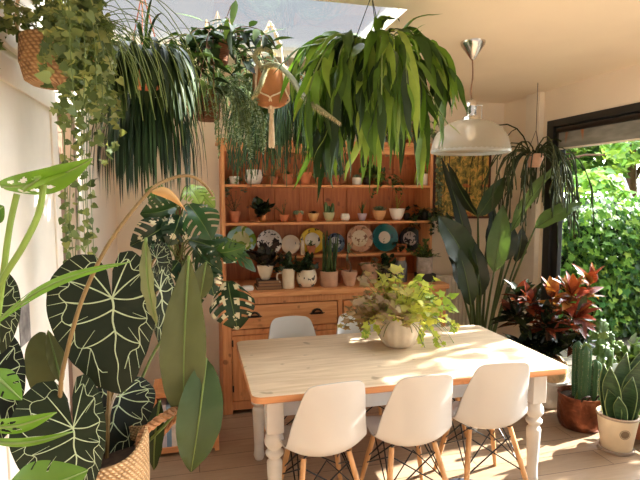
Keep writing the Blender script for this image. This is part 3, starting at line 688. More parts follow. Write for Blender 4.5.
def motif_mat():
    m, nt, b = new_mat('painted_cream'); k = noise(nt, coords(nt, loc=(.3, 0, .2)), 24, 2, .5, .5)
    nt.links.new(mixc(nt, ramp(nt, [(.6, (0,0,0,1)), (.63, (1,1,1,1))], k), lin(226, 210, 184), lin(52, 46, 44)), b.inputs['Base Color']); b.inputs['Roughness'].default_value = .4; return m
potted('potted_plant', 'round cream pot painted with black blossoms on the dresser worktop', 'potted plant', 306.5, 3.97, WT, 20.5, 17.5, P_round, motif_mat(), pl_bush, 'lf_dark', .15, G4, n=14)
potted('potted_plant', 'clay pot of upright green sticks on the dresser worktop', 'potted plant', 329, 3.96, WT, 18, 15, P_cyl, M['terra_pale'], pl_sticks, 'lf_mid', .36, G4, n=26)
o = potted('potted_plant', 'clay pot with one bent stem topped by star leaves on the dresser worktop', 'potted plant', 349.5, 3.95, WT, 15, 14, P_terra, M['terra_pale'], None, None, 0, G4)
x = at(349.5, 280, 3.95).x; q = MB(); q.tube(smooth_path([(x, 3.95, WT+.09), (x+.01, 3.95, WT+.16), (x-.02, 3.95, WT+.23), (x-.015, 3.95, WT+.27)]), [.009]*19, 8, 1)
pl_spiky(q, V((x-.015, 3.95, WT+.27)), .13, 22, .1, -20, 85); q.build('foliage', [M['lf_grey'], M['bark']], o, sharp=0)
potted('potted_plant', 'small empty-looking clay pot between the stick plant and the bent-stem plant', 'potted plant', 340, 4.1, WT, 11, 13, P_terra, M['terra'], pl_ball, 'lf_mid', .04, G4)
o = potted('potted_plant', 'tan pot overflowing with dusky succulents right of the bent-stem plant', 'potted plant', 370, 4.06, WT, 17, 18, P_terra, M['terra_pale'], None, None, 0, G4)
x = at(370, 280, 4.06).x; q = MB()
for i in range(16):
    p = fall((x, 4.06, WT+.13), rand_dir(-5, 70), R.uniform(.06, .2), 5, .3); q.tube(p, .004, 5, 1, .5); pl_rosette(q, p[-1], R.uniform(.035, .06), 12)
q.build('foliage', [M['lf_sage'], M['stem']], o, sharp=0)
potted('potted_plant', 'shadowy black pot with a dark plant beside the grey lantern jar', 'potted plant', 385, 4.1, WT, 14, 13, P_cyl, M['iron'], pl_bush, 'lf_dark', .13, G4, n=14)
x = at(401, 265, 4.02).x
jr = thing('lantern_jar', 'tall grey glazed jar with a brown cork lid on the dresser worktop', 'jar', (x, 4.02, WT), None)
MB().lathe([(.05, 0), (.054, .01), (.054, .15), (.044, .17), (.042, .185), (.036, .185), (.036, .15)], (x, 4.02, WT), 24).build('jar', mat('slate_glaze', lin(92, 88, 86), .35, var=.25), jr)
MB().lathe([(.036, .17), (.04, .186), (.04, .215), (.001, .218)], (x, 4.02, WT), 20).build('lid', mat('cork', lin(150, 96, 58), .9, var=.2), jr)
x = at(425, 275, 4.0).x
tag(MB().box((x-.07, 3.93, WT), (x+.07, 4.07, WT+.07)).build('dark_box', mat('dark_box', lin(44, 32, 28), .6), smooth=False, bevel=.004), 'small dark box under the grey fern pot at the right end of the worktop', 'box')
potted('potted_fern', 'mottled grey pot of bright green fern on the dark box on the worktop', 'potted plant', 425, 4.0, WT+.07, 15, 15, P_cyl, mat('mottled_grey', lin(156, 142, 134), .7, var=.4, vs=22), pl_bush, 'lf_mid', .17, G4, n=22, ll=.24, lw=.3)
# plant on top of the dresser
TZ2 = RTOP+.03
potted('potted_plant', 'bushy small-leaved plant in a clay pot on top of the dresser', 'potted plant', 411, 4.28, TZ2, 22, 14, P_terra, M['terra'], pl_trail, 'lf_grey', .42, None, n=60, drop=.42, ll=.042)
vn = MB(); p0 = at(433, 152, 4.1)
for k in range(3):
    p = smooth_path([(RX1+.01, 4.2, TZ2+.12), (RX1+.05, 4.1+.02*k, TZ2+.06), (RX1+.035+.02*k, 4.08, 2.0), (RX1+.03+.02*k, 4.08, 1.8-.1*k), (RX1+.045, 4.08, 1.62-.12*k)], 8); vn.tube(p, .002, 4, 1, .4)
    for q in p[4:]: poly(vn, q, rand_dir(-60, 20), V((0, -1, .5))+rv(.4), R.uniform(.025, .045), HEART, R.random())
vn.build('trailing_vine', [M['lf_grey'], M['stem']], [o for o in bpy.data.objects if o.get('label', '').endswith('clay pot on top of the dresser')][0], sharp=0)
# ================================================================ HANGING PLANTS
def hang_cords(root, c, r, ztop, m=None, n=3, join=None, name='cord', th=.003):
    q = MB(); c = V(c); j = V((c.x, c.y, join if join else ztop))
    for i in range(n):
        a = 2*PI*i/n+.5; q.tube([c+V((math.cos(a)*r, math.sin(a)*r, 0)), j], th, 5)
    if join: q.tube([j, (c.x, c.y, ztop)], th*1.2, 5)
    q.build(name, m or M['jute'], root)
def rails():
    for y in (2.52, 2.8):
        struct(MB().box((XL, y-.012, CEIL-.03), (SX1, y+.012, CEIL-.005)).build('trim_3' if y < 2.6 else 'trim_4', M['white'], smooth=False))
def inskylight(p): return XL < p.x < SX1 and SY0 < p.y < SY1
# --- A  seagrass basket of ivy
M['lf_ivy'] = leafm('string_ivy_leaf', L_((66, 86, 46), (104, 122, 70), (154, 160, 100)), .55, .35)
c = at(60, 66, 1.9); c.x = max(c.x, XL+.15)
bk = thing('hanging_basket_ivy', 'woven seagrass basket of long trailing ivy hanging at the upper left', 'hanging plant', c)
br, bh = .118, .15; zb = at(55, 86, 1.9).z
MB().lathe([(.09, 0), (.108, .012), (.122, .07), (br, bh), (br-.012, bh), (br-.016, .1)], (c.x, c.y, zb), 36).build('basket', M['wicker'], bk)
MB().lathe([(.001, bh-.03), (br-.014, bh-.025)], (c.x, c.y, zb), 24, cap=(False, False)).build('soil', M['soil'], bk)
MB().tube(smooth_path([(c.x-br, c.y-.02, zb+bh-.02), (c.x-.11, c.y-.02, zb+bh+.12), (c.x-.06, c.y, zb+bh+.26), (c.x, c.y, zb+bh+.34)]), .006, 7).tube(smooth_path([(c.x+br, c.y+.02, zb+bh-.02), (c.x+.1, c.y+.02, zb+bh+.12), (c.x+.05, c.y, zb+bh+.26), (c.x, c.y, zb+bh+.34)]), .006, 7).tube([(c.x, c.y, zb+bh+.33), (c.x, c.y, CEIL)], .006, 6).build('rope_handle', M['jute'], bk)
iv = MB()
for i in range(80):
    a = R.uniform(-1.6, 1.9) if i > 24 else R.uniform(0, 6.28); r0 = R.uniform(.02, br)
    s = V((c.x+math.cos(a)*r0, c.y+math.sin(a)*r0, zb+bh-.02)); d = V((math.cos(a)*.35+.1, math.sin(a)*.4-.1, R.uniform(.6, 2.2)))
    ln = R.uniform(.2, .45) if i < 50 else R.uniform(.45, .8)
    p = fall(s, d, ln, 16, .9, .07); iv.tube(p, .0015, 4, 1, .5)
    for q in p[2:]:
        q.x = min(max(q.x, XL+.03), c.x+.115+R.uniform(-.05, .03))
        for k in range(2): poly(iv, q+rv(.012), rand_dir(-70, 25), V((.2, -1, .5))+rv(.5), R.uniform(.022, .036), IVY if R.random() < .5 else HEART, R.random())
for i in range(14):     # sprays reaching up along the rope
    s = V((c.x+R.uniform(-.06, .1), c.y+R.uniform(-.05, .1), zb+bh)); p = fall(s, V((R.uniform(-.2, .4), R.uniform(-.3, .3), 1.5)), R.uniform(.2, .42), 9, .1, .08); iv.tube(p, .0015, 4, 1, .5)
    for q in p[2:]: poly(iv, q+rv(.01), rand_dir(-60, 45), V((.2, -1, .5))+rv(.5), R.uniform(.022, .036), IVY, R.random())
for i in range(9):      # the long strings
    s = V((c.x+R.uniform(-.1, .1), c.y+R.uniform(0, .12), zb+bh-.03)); x1 = R.uniform(-.08, .05)
    p = smooth_path([s, s+V((.03, .05, .06)), s+V((.05+x1*.3, .05, -.15)), s+V((.04+x1*.6, .1, -.45)), s+V((.04+x1, .12, -R.uniform(.7, .85))), s+V((.03+x1, .1, -R.uniform(.9, 1.12)))], 8); iv.tube(p, .0015, 4, 1, .5)
    for q in p[3:]:
        q.x = max(q.x, XL+.05)
        if R.random() < .85: poly(iv, q+rv(.015), rand_dir(-70, 25), V((.2, -1, .5))+rv(.6), R.uniform(.02, .034), HEART, R.random())
iv.build('foliage', [M['lf_ivy'], M['stem']], bk, sharp=0)
# --- B  dark strap fern in an orange pot
M['lf_fern'] = leafm('dark_strap_leaf', L_((24, 40, 20), (42, 62, 32), (72, 96, 50)), .5, .15, .2)
c = at(145, 76, 2.45); o = thing('hanging_strap_fern', 'orange pot of broad dark strap leaves hanging at the left of the skylight', 'hanging plant', c)
r = .085; zb = c.z-.055; pot(o, P_terra, c.x, c.y, zb, r, .125, M['terra_or'])
hang_cords(o, (c.x, c.y, zb+.12), r, CEIL, mat('red_twine', lin(150, 84, 58), .8), 3)
q = MB(); s0 = V((c.x, c.y, zb+.12))
for i in range(210):
    a = R.uniform(0, 6.28); d = V((math.cos(a), math.sin(a), R.uniform(.5, 2.6)))
    strap(q, s0+V((math.cos(a)*.06, math.sin(a)*.06, 0)), d, R.uniform(.24, .46)*(.6 if -2.3 < a-6.283*(a > PI) < -.9 and R.random() < .6 else 1), R.uniform(.02, .042), 10, R.uniform(.6, 1.3), 'lance', R.random(), .25, wob=.08)
for i in range(40):
    a = R.uniform(0, 6.28); strap(q, s0, V((math.cos(a), math.sin(a), R.uniform(1.2, 3))), R.uniform(.25, .4), .011, 7, R.uniform(.3, .5), 'strap', R.random(), .2)
q.build('foliage', [M['lf_fern'], M['stem']], o, sharp=0)
# --- C  long thin dark ribbons below it
M['lf_ribbon'] = leafm('thin_ribbon_leaf', L_((18, 34, 20), (34, 56, 34), (66, 96, 62)), .4, .1, .25)
c = at(148, 112, 2.85); o = thing('hanging_ribbon_plant', 'dark plant of long thin ribbons hanging below the orange strap fern pot', 'hanging plant', c)
zb = c.z-.03; pot(o, P_cyl, c.x, c.y, zb, .075, .11, M['iron']); hang_cords(o, (c.x, c.y, zb+.1), .07, CEIL, M['wire'], 3, None, th=.0018)
q = MB(); s0 = V((c.x, c.y, zb+.1))
for i in range(250):
    a = R.uniform(0, 6.28); e = R.uniform(.1, .8)
    d = V((math.cos(a)*e-.08, math.sin(a)*e, R.uniform(.1, .9)))
    strap(q, s0+V((math.cos(a)*.05, math.sin(a)*.05, 0)), d, R.uniform(.36, .66), R.uniform(.009, .016), 11, R.uniform(1., 1.7), 'strap', R.random(), .2)
q.build('foliage', [M['lf_ribbon'], M['stem']], o, sharp=0)
# --- D  hoya in a brown wicker basket
c = at(218, 52, 2.62); o = thing('hanging_hoya', 'brown wicker basket of pointed hoya leaves hanging in front of the skylight', 'hanging plant', c)
r = .058; zb = c.z-.06; MB().lathe([(.04, 0), (.05, .01), (r, .11), (r-.006, .11), (r-.01, .08)], (c.x, c.y, zb), 28).build('basket', M['wicker_dk'], o)
hang_cords(o, (c.x, c.y, zb+.11), r, CEIL, M['jute'], 3, None, th=.0018)
q = MB(); s0 = V((c.x, c.y, zb+.1))
for i in range(22):
    a = R.uniform(0, 6.28); d = V((math.cos(a), math.sin(a)*.8, R.uniform(.1, 1.8))); p = fall(s0, d, R.uniform(.18, .46), 8, R.uniform(.4, .9), .08); q.tube(p, .0025, 5, 1, .3)
    for k in p[2:]:
        for _ in range(2): leaf(q, k, rand_dir(-60, 25), V((0,0,1))+rv(.4), R.uniform(.06, .11), R.uniform(.026, .04), 4, .3, .25, 'ovate', R.random()*.8)
for (px, py, qx, qy) in ((232, 20, 236, 0), (262, 33, 244, 40), (281, 28, 262, 36), (180, 12, 205, 22)):
    a = at(qx, qy, 2.58); b2 = at(px, py, 2.55); q.tube([s0, a.lerp(s0, .3)+V((0,0,.03)), a], .0025, 5, 1, .4); leaf(q, a, (b2-a).normalized(), V((0, -.6, 1)), (b2-a).length*1.05+.02, .036, 5, .1, .25, 'ovate', .8)
q.build('foliage', [M['lf_hoya'], M['bark']], o, sharp=0)
# --- E  basket with grey-green trailing succulents
M['lf_burro'] = leafm('burro_tail', L_((92, 122, 98), (132, 156, 124), (168, 184, 150)), .5, .15)
c = at(208, 105, 2.75); o = thing('hanging_succulent_basket', 'tall woven basket with grey-green trailing succulents left of the dresser', 'hanging plant', c)
r = .064; zb = at(208, 121, 2.75).z; bh = .165
MB().lathe([(.05, 0), (.06, .01), (r, .08), (r*.96, bh), (r*.88, bh), (r*.86, .12)], (c.x, c.y, zb), 30).build('basket', M['wicker_dk'], o)
MB().lathe([(.001, bh-.03), (r*.88, bh-.028)], (c.x, c.y, zb), 20, cap=(False, False)).build('soil', M['soil'], o)
hang_cords(o, (c.x, c.y, zb+bh), r, CEIL, M['jute'], 3, None)
q = MB(); s0 = V((c.x+.05, c.y-.02, zb+bh-.02))
for i in range(30): strap(q, s0, V((R.uniform(-.4, 1.6), R.uniform(-1, .6), R.uniform(.3, 1.6))), R.uniform(.14, .27), .01, 7, .5, 'blade', R.random(), .3)
for i in range(56):
    d = V((R.uniform(-.2, 1.05), R.uniform(-.8, .4), R.uniform(.1, 1.0))); p = fall(s0, d, R.uniform(.25, .48), 20, R.uniform(.55, .9), .1); q.tube(p, .003, 4, 1, .4)
    for k in p[5:]:
        for _ in range(4): leaf(q, k, rand_dir(-55, 35), V((0,0,1)), R.uniform(.016, .028), .009, 2, .1, .5, 'drop', R.random())
q.build('foliage', [M['lf_burro'], M['stem']], o, sharp=0)
# --- F  macrame hanger with clay dish and hairy cactus
c = at(271, 90, 2.62); mo = thing('macrame_cactus', 'clay pot in a cream macrame hanger with a long hairy cactus', 'hanging plant', c)
zb = at(271, 107, 2.62).z; r = .098
MB().lathe([(.05, 0), (.074, .012), (r, .07), (r*.93, .16), (r*.84, .2), (r*.8, .2), (r*.8, .17)], (c.x, c.y, zb), 32).build('pot', mat('clay_dish', lin(176, 116, 72), .8, var=.2), mo)
MB().lathe([(.001, .17), (r*.82, .172)], (c.x, c.y, zb), 24, cap=(False, False)).build('soil', M['soil'], mo)
q = MB(); top = at(262, -20, 2.62); zt = CEIL-.03
for i in range(4):
    a = PI/4+PI/2*i-.2; rim = V((c.x+math.cos(a)*r*1.03, c.y+math.sin(a)*r*1.03, zb+.09)); up = V((c.x+math.cos(a)*r*.75, c.y+math.sin(a)*r*.75, zb+.3))
    for s in (-1, 1):
        lo = V((c.x+math.cos(a+s*PI/4)*r*.92, c.y+math.sin(a+s*PI/4)*r*.92, zb+.03)); q.tube(smooth_path([up, rim, lo, (c.x, c.y, zb-.012)]), .0042, 6)
    tw = [up.lerp(V((c.x, c.y, zt)), t/14)+V((math.cos(t*2.1)*.004, math.sin(t*2.1)*.004, 0)) for t in range(15)]; q.tube(tw, [.008 if t % 2 else .006 for t in range(15)], 6)
q.build('macrame_cords', M['cotton'], mo)
q = MB()
for i in range(26):
    a = R.uniform(0, 6.28); rr = R.uniform(.0, .012); p = fall((c.x+math.cos(a)*rr*.6, c.y-.0+math.sin(a)*rr*.6, zb-.005), V((math.cos(a)*.06, math.sin(a)*.06, -1)), .2*R.uniform(.92, 1.02), 4, .1); q.tube(p, .003, 5)
q.tube([(c.x, c.y, zb-.0), (c.x, c.y, zb-.03)], .017, 10); q.build('tassel', M['cotton'], mo)
M['hairy'] = leafm('hairy_cactus', L_((118, 120, 88), (150, 150, 112)), .8, .1)
M['hair'] = leafm('cactus_hair', L_((200, 186, 150), (226, 214, 184)), .9, .3)
q = MB(); base = V((c.x, c.y-.02, zb+.17))
def hairy(pts, r):
    p = smooth_path(pts, 10); n = len(p); q.tube(p, [r*(1 if i < n*.75 else max(.12, (n-i)/(n*.25))) for i in range(n)], 8, 0, R.random())
    for i, k in enumerate(p):
        for _ in range(16):
            d = rv(1).normalized(); rr = r*(1 if i < n*.75 else max(.12, (n-i)/(n*.25))); strap(q, k+d*rr*.8, d+DOWN*.3, .017, .0014, 2, .6, 'blade', R.random(), 0, 1)
Yc = 2.5
hairy([base, at(268, 66, 2.56), at(262, 66, Yc), at(255, 58, Yc), at(258, 50, Yc), at(268, 49, Yc), at(276, 53, Yc)], .011)
hairy([base+V((-.03, 0, 0)), at(262, 68, Yc), at(276, 65, Yc-.05), at(290, 76, 2.3), at(305, 98, 2.1), at(320, 109, 1.98), at(340, 122, 1.92)], .0125)
hairy([base+V((.02, 0, 0)), at(268, 64, Yc+.02), at(263, 78, Yc-.04), at(257, 92, Yc-.05), at(252, 97, Yc-.05)], .012)
q.build('cactus', [M['hairy'], M['hair']], mo, sharp=0)
# --- G  fine mistletoe cactus
M['lf_rhip'] = leafm('mistletoe_stem', L_((34, 58, 34), (56, 86, 48), (92, 120, 66)), .45, .1)
def rhipsalis(label, px, py, Y, n, L0, L1, w, potm, matn, spread=1., g=(.7, 1.1), branch=True, cat='hanging plant', pr=.07, r=.0032, name='hanging_mistletoe_cactus', thick=False):
    c = at(px, py, Y); o = thing(name, label, cat, c); zb = c.z-.06
    pot(o, P_terra if thick else P_cyl, c.x, c.y, zb, pr, .11, potm); hang_cords(o, (c.x, c.y, zb+.1), pr, CEIL, M['wire'], 3, zb+.3, th=.002)
    q = MB(); s0 = V((c.x, c.y, zb+.1))
    for i in range(n):
        a = R.uniform(0, 6.28); e = R.uniform(.2, 1.)*spread; p = fall(s0+V((math.cos(a)*pr*.6, math.sin(a)*pr*.6, 0)), V((math.cos(a)*e, math.sin(a)*e, R.uniform(.4, 1.3))), R.uniform(L0, L1), 10, R.uniform(*g), .1)
        q.tube(p, r, 4, 0, R.random(), False)
        if branch:
            for k in (3, 5, 6, 7, 8):
                if R.random() < .7:
                    b = fall(p[k], (p[k]-p[k-1]).normalized()+rv(.7), R.uniform(.08, .2), 3, .5, .15); q.tube(b, r*.85, 4, 0, R.random(), False)
    q.build('stems', M[matn], o, sharp=0); return o
rhipsalis('fine dark green mistletoe cactus hanging behind the clay macrame pot', 288, 104, 3.3, 430, .3, .74, 0, M['iron'], 'lf_rhip', 1.1)
# --- J  pencil cactus by the window
M['lf_pencil'] = leafm('pencil_stem', L_((40, 52, 32), (62, 72, 46), (86, 92, 64)), .7, .0, .12)
rhipsalis('terracotta pot of drooping pencil cactus hanging in the corner by the black window frame', 535, 160, 3.62, 60, .3, .95, 0, M['terra_pale'], 'lf_pencil', .62, (.9, 1.6), True, 'hanging plant', .068, .0055, 'hanging_pencil_cactus', True)
# --- H  orchid cactus with broad green straps
M['lf_epi'] = leafm('orchid_cactus_leaf', L_((32, 50, 24), (66, 96, 34), (104, 138, 48), (150, 172, 74)), .5, .35, .25)
c = at(371, 58, 2.25); o = thing('hanging_orchid_cactus', 'large hanging orchid cactus with long broad bright green strap leaves', 'hanging plant', c)
zb = c.z-.07; pot(o, P_cyl, c.x, c.y, zb, .09, .12, M['iron']); hang_cords(o, (c.x, c.y, zb+.12), .09, CEIL, M['wire'], 3, None, th=.002)
q = MB(); s0 = V((c.x, c.y, zb+.11))
for i in range(46):
    a = R.uniform(0, 6.28); e = R.uniform(.2, .75); d = V((math.cos(a)*e*.8, math.sin(a)*e*.8, R.uniform(-.1, .75)))
    p = fall(s0+V((math.cos(a)*.06, math.sin(a)*.06, 0)), d, R.uniform(.16, .5), 10, R.uniform(.5, 1.1), .08); q.tube(p, .0035, 5, 1, .6)
    for k in range(2, 11, 2):
        for _ in range(2):
            dd = (p[k]-p[k-1]).normalized()+rv(.45)+V((0, 0, .15)); sv = V((R.uniform(-1, 1), R.uniform(-.6, .6), R.uniform(-.3, .3))) if R.random() < .75 else None
            strap(q, p[k], dd, R.uniform(.16, .34), R.uniform(.026, .052), 11, R.uniform(.5, 1.3) if R.random() < .65 else R.uniform(.1, .5), 'lance', R.random()**1.5, R.uniform(.1, .35), wave=R.uniform(0, .007), side=sv, wob=.17)
for i in range(60):
    a = R.uniform(-2.9, -.2); strap(q, s0+V((math.cos(a)*.06, math.sin(a)*.06, .02)), V((math.cos(a)*.5, math.sin(a)*.7, R.uniform(-.2, .7))), R.uniform(.25, .45)+.42*R.random()*(1-abs(math.cos(a))), R.uniform(.024, .045), 14, R.uniform(1., 1.6), 'lance', R.uniform(.3, 1), .25, wob=.15)
for pts, w in (([(372, 52), (381, 28), (398, 3), (402, -4)], .006), ([(365, 55), (372, 25), (384, 15), (393, 12)], .035), ([(380, 50), (378, 30), (384, 20), (392, 18)], .03)):
    pp = [at(x, y, 2.2) for x, y in pts]; d = (pp[1]-pp[0]).normalized(); L = sum((pp[i+1]-pp[i]).length for i in range(3)); strap(q, pp[0], d, L*.9, w, 8, .12, 'lance', .8, .2)
pp = smooth_path([s0, at(405, 60, 2.15), at(425, 85, 2.12), at(440, 112, 2.1), at(448, 124, 2.1)]); q.tube(pp, .003, 5, 1, .4); leaf(q, pp[-1], (at(463, 134, 2.1)-pp[-1]).normalized(), V((0, -.5, 1)), .085, .024, 5, .1, .2, 'ovate', .9)
q.build('foliage', [M['lf_epi'], M['stem']], o, sharp=0)
# ================================================================ TABLE PLANT
def ribbed_pot_mat():
    return mat('weathered_clay', lin(206, 190, 168), .75, var=.18, vs=9, bmp=.15, bs=50)
c = atz(405, 350, TZ); o = thing('table_plant', 'ribbed pale clay bowl of lime and bronze leafy plant on the dining table', 'potted plant', (c.x, c.y+.1, TZ))
tx, ty = c.x, c.y+.1; r = .142; h = .2
MB().lathe([(.07, 0), (.085, .006), (.118, .05), (r*.94, .1), (r*.95, .15), (r*.86, h), (r*.8, h), (r*.8, h*.8)], (tx, ty, TZ), 64, lobes=16, amp=.05).build('pot', ribbed_pot_mat(), o, sharp=50)
MB().lathe([(.001, h*.85), (r*.82, h*.86)], (tx, ty, TZ), 24, cap=(False, False)).build('soil', M['soil'], o)
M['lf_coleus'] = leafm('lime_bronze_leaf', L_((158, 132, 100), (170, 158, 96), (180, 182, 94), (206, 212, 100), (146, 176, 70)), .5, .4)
q = MB(); s0 = V((tx, ty, TZ+h*.85))
for i in range(105):
    a = R.uniform(0, 6.28); e = R.uniform(.1, 1.4); d = V((math.cos(a)*e*.95, math.sin(a)*e*.9, R.uniform(.6, 1.5))); p = fall(s0+V((math.cos(a), math.sin(a), 0))*.07, d, R.uniform(.16, .34), 6, R.uniform(.1, .42), .06); q.tube(p, .0022, 4, 1, .7)
    for k in p[2:]:
        if k.z < TZ+.2 and k.y < ty+.06: continue
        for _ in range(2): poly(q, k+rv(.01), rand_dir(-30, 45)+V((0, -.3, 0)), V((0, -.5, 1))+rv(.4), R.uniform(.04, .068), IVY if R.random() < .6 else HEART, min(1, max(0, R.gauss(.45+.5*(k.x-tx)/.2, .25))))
for px, py, dx in ((366, 335, -.06), (377, 330, -.03), (430, 372, .06), (438, 350, .08), (448, 360, .1), (420, 340, .04), (455, 330, .12)):
    e = at(px, py, ty-.1); p = smooth_path([s0+V((dx, -.05, 0)), s0.lerp(e, .5)+V((dx*.3, -.03, .09)), e+V((0, 0, .05)), e], 5); q.tube(p, .002, 4, 1, .7)
    for k in p[5:]: poly(q, k, rand_dir(-60, -5)+V((0, -.4, 0)), V((0, -1, .6))+rv(.4), R.uniform(.035, .055), IVY, R.uniform(.5, 1))
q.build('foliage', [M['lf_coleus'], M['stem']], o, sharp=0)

# ================================================================ BIRD OF PARADISE
M['lf_strel'] = leafm('paddle_leaf', L_((26, 38, 24), (40, 56, 32), (74, 100, 46), (112, 130, 96)), .35, .2)
sx, sy = 2.5, 4.0
o = thing('bird_of_paradise', 'tall bird of paradise plant with paddle leaves between the dresser and the window', 'potted plant', (sx, sy, 0))
pot(o, P_cyl, sx, sy, 0, .19, .34, mat('charcoal_pot', lin(70, 66, 64), .6))
M['strel_stem'] = leafm('paddle_stalk', L_((54, 72, 34), (88, 106, 52)), .45, .05)
# stalk foot px, leaf base, leaf tip, width px, depth, tone, facing
LV = [((478, 335), (470, 262), (441, 158), 13, 3.85, .12, .3), ((486, 335), (478, 217), (448, 163), 11, 3.8, .1, -.5), ((490, 335), (478, 216), (503, 178), 17, 3.75, .45, .3), ((474, 335), (467, 262), (438, 216), 30, 3.6, .3, .2), ((470, 338), (471, 306), (458, 246), 18, 3.55, .3, .2),
      ((480, 335), (478, 275), (447, 212), 15, 3.65, .35, -.5), ((493, 335), (494, 272), (503, 205), 21, 3.55, .62, 0.1), ((499, 335), (503, 262), (512, 222), 17, 3.7, .15, .4), ((488, 335), (487, 262), (492, 200), 14, 3.9, .05, .5), ((503, 335), (511, 232), (563, 160), 15, 3.62, .85, -.7), ((505, 335), (535, 228), (582, 203), 17, 3.45, .7, -.3), ((484, 335), (481, 296), (473, 240), 18, 3.75, .25, .2), ((497, 335), (513, 252), (498, 212), 13, 3.85, .05, .3),
      ((482, 335), (462, 290), (448, 246), 16, 3.7, .15, .4), ((506, 335), (516, 262), (522, 226), 13, 3.8, .1, .5)]
for i, (f, b_, t_, w, Y, tn, rl) in enumerate(LV):
    b0, t0 = at(*b_, Y), at(*t_, Y+R.uniform(-.12, .05)); ft = V((sx+(f[0]-490)/505*2.2, sy+R.uniform(-.05, .02), .28)); W = px_w(b_[0], Y, w)
    q = MB(); mid = ft.lerp(b0, .55)+V((0, .02, .02)); p = bez(ft, mid, b0, 8); q.tube(p, [.016-.009*j/8 for j in range(9)], 6, 1, .4)
    d = t0-b0; view = (EYE-b0).normalized(); side = d.normalized().cross(view); up = (view + side*rl*1.4 + V((0, 0, .2))).normalized()
    s = d.normalized().cross(up).normalized(); nn = s.cross(d.normalized()); n = 10; rows = []
    if nn.dot(view) < 0: nn = -nn
    for j in range(n+1):
        t = j/n; ww = W*.47*max(.02, math.sin(PI*min(1, t**.78))**.75) if 0 < j < n else W*.03
        cpos = b0 + d*t + nn*(.06*d.length*math.sin(PI*t)); rows.append([cpos + s*ww*u + nn*(.28*ww*abs(u) + .012*math.sin(t*17+u*3)*abs(u)) for u in (-1, -.5, -.06, .06, .5, 1)])
    q.grid(rows, False, 0, tn); q.tube([b0+d*t*.98+nn*(.06*d.length*math.sin(PI*t)+.001) for t in (j/8 for j in range(9))], [.006*(1-j/9) for j in range(9)], 5, 1, .9)
    q.build('leaf', [M['lf_strel'], M['strel_stem']], o, sharp=0)

# ================================================================ CROTON AND POTS BY THE WINDOW
def croton_mat(name, cols, vein):
    m = leafm(name, cols, .25, .2); nt = m.node_tree; b = nt.nodes['Principled BSDF']
    k = noise(nt, coords(nt), 55, 2, .5, 1.2)
    old = b.inputs['Base Color'].links[0].from_socket
    nt.links.new(mixc(nt, ramp(nt, [(.6, (0,0,0,1)), (.68, (.7,.7,.7,1))], k), old, vein), b.inputs['Base Color']); return m
M['cr_top'] = croton_mat('croton_red', L_((52, 34, 26), (104, 46, 34), (150, 62, 42), (164, 120, 52)), lin(206, 120, 66))
M['cr_low'] = croton_mat('croton_green', L_((22, 32, 22), (40, 48, 30), (62, 66, 36)), lin(96, 92, 44))
cxp, cyp = 2.76, 3.42
o = thing('croton', 'croton with red and bronze leaves in a white pot beyond the table end', 'potted plant', (cxp, cyp, 0))
MB().lathe([(.095, 0), (.102, .008), (.13, .2), (.152, .205), (.156, .225), (.14, .23), (.13, .2)], (cxp, cyp, 0), 32).build('pot', M['whitepot'], o, sharp=50)
ln = MB(); rows = []
for z, rr in ((.2, .128), (.26, .138), (.33, .142), (.37, .13), (.375, .118), (.33, .115)):
    rows.append([V((cxp+rr*math.cos(t)*(1+.03*math.sin(9*t+z*20)), cyp+rr*math.sin(t)*(1+.03*math.sin(9*t+z*20)), z+.012*math.sin(5*t))) for t in (2*PI*k/40 for k in range(40))])
ln.grid(rows, True); ln.build('pot_liner', mat('beige_liner', lin(206, 172, 130), .8, var=.2, vs=40, bmp=.3, bs=60), o)
MB().lathe([(.001, .33), (.118, .335)], (cxp, cyp, 0), 20, cap=(False, False)).build('soil', M['soil'], o)
st = MB(); fo = MB(); lo = MB()
heads = [(572, 284, 3.3, 1), (590, 272, 3.35, 1), (552, 286, 3.4, 1), (530, 292, 3.4, .55), (518, 284, 3.45, .35), (545, 312, 3.3, .5), (575, 306, 3.25, .8), (512, 305, 3.4, .2), (560, 335, 3.3, .1), (535, 335, 3.35, .05), (520, 335, 3.4, .0), (580, 330, 3.3, .2), (553, 318, 3.45, .2)]
for px, py, Y, rd in heads:
    h = at(px, py+12, Y); p = bez((cxp+R.uniform(-.03, .03), cyp, .33), V((cxp, cyp, .33)).lerp(h, .5)+V((0, 0, .1)), h, 8); st.tube(p, [.012-.0008*j for j in range(9)], 6)
    for j in range(24):
        k = p[-1].lerp(p[-4], R.random()*.8) if j > 8 else p[-1]; d = rand_dir(20 if j < 9 else -20, 80 if j < 9 else 35)
        tn = min(1, max(0, R.gauss(rd*.75, .22)))
        leaf(fo if R.random() < rd*1.1 else lo, k, d, V((0, -.3, 1))+rv(.3), R.uniform(.14, .21), R.uniform(.06, .09), 6, .25, .3, 'ovate', tn)
st.build('stems', M['bark'], o); fo.build('red_leaves', M['cr_top'], o, sharp=0); lo.build('green_leaves', M['cr_low'], o, sharp=0)
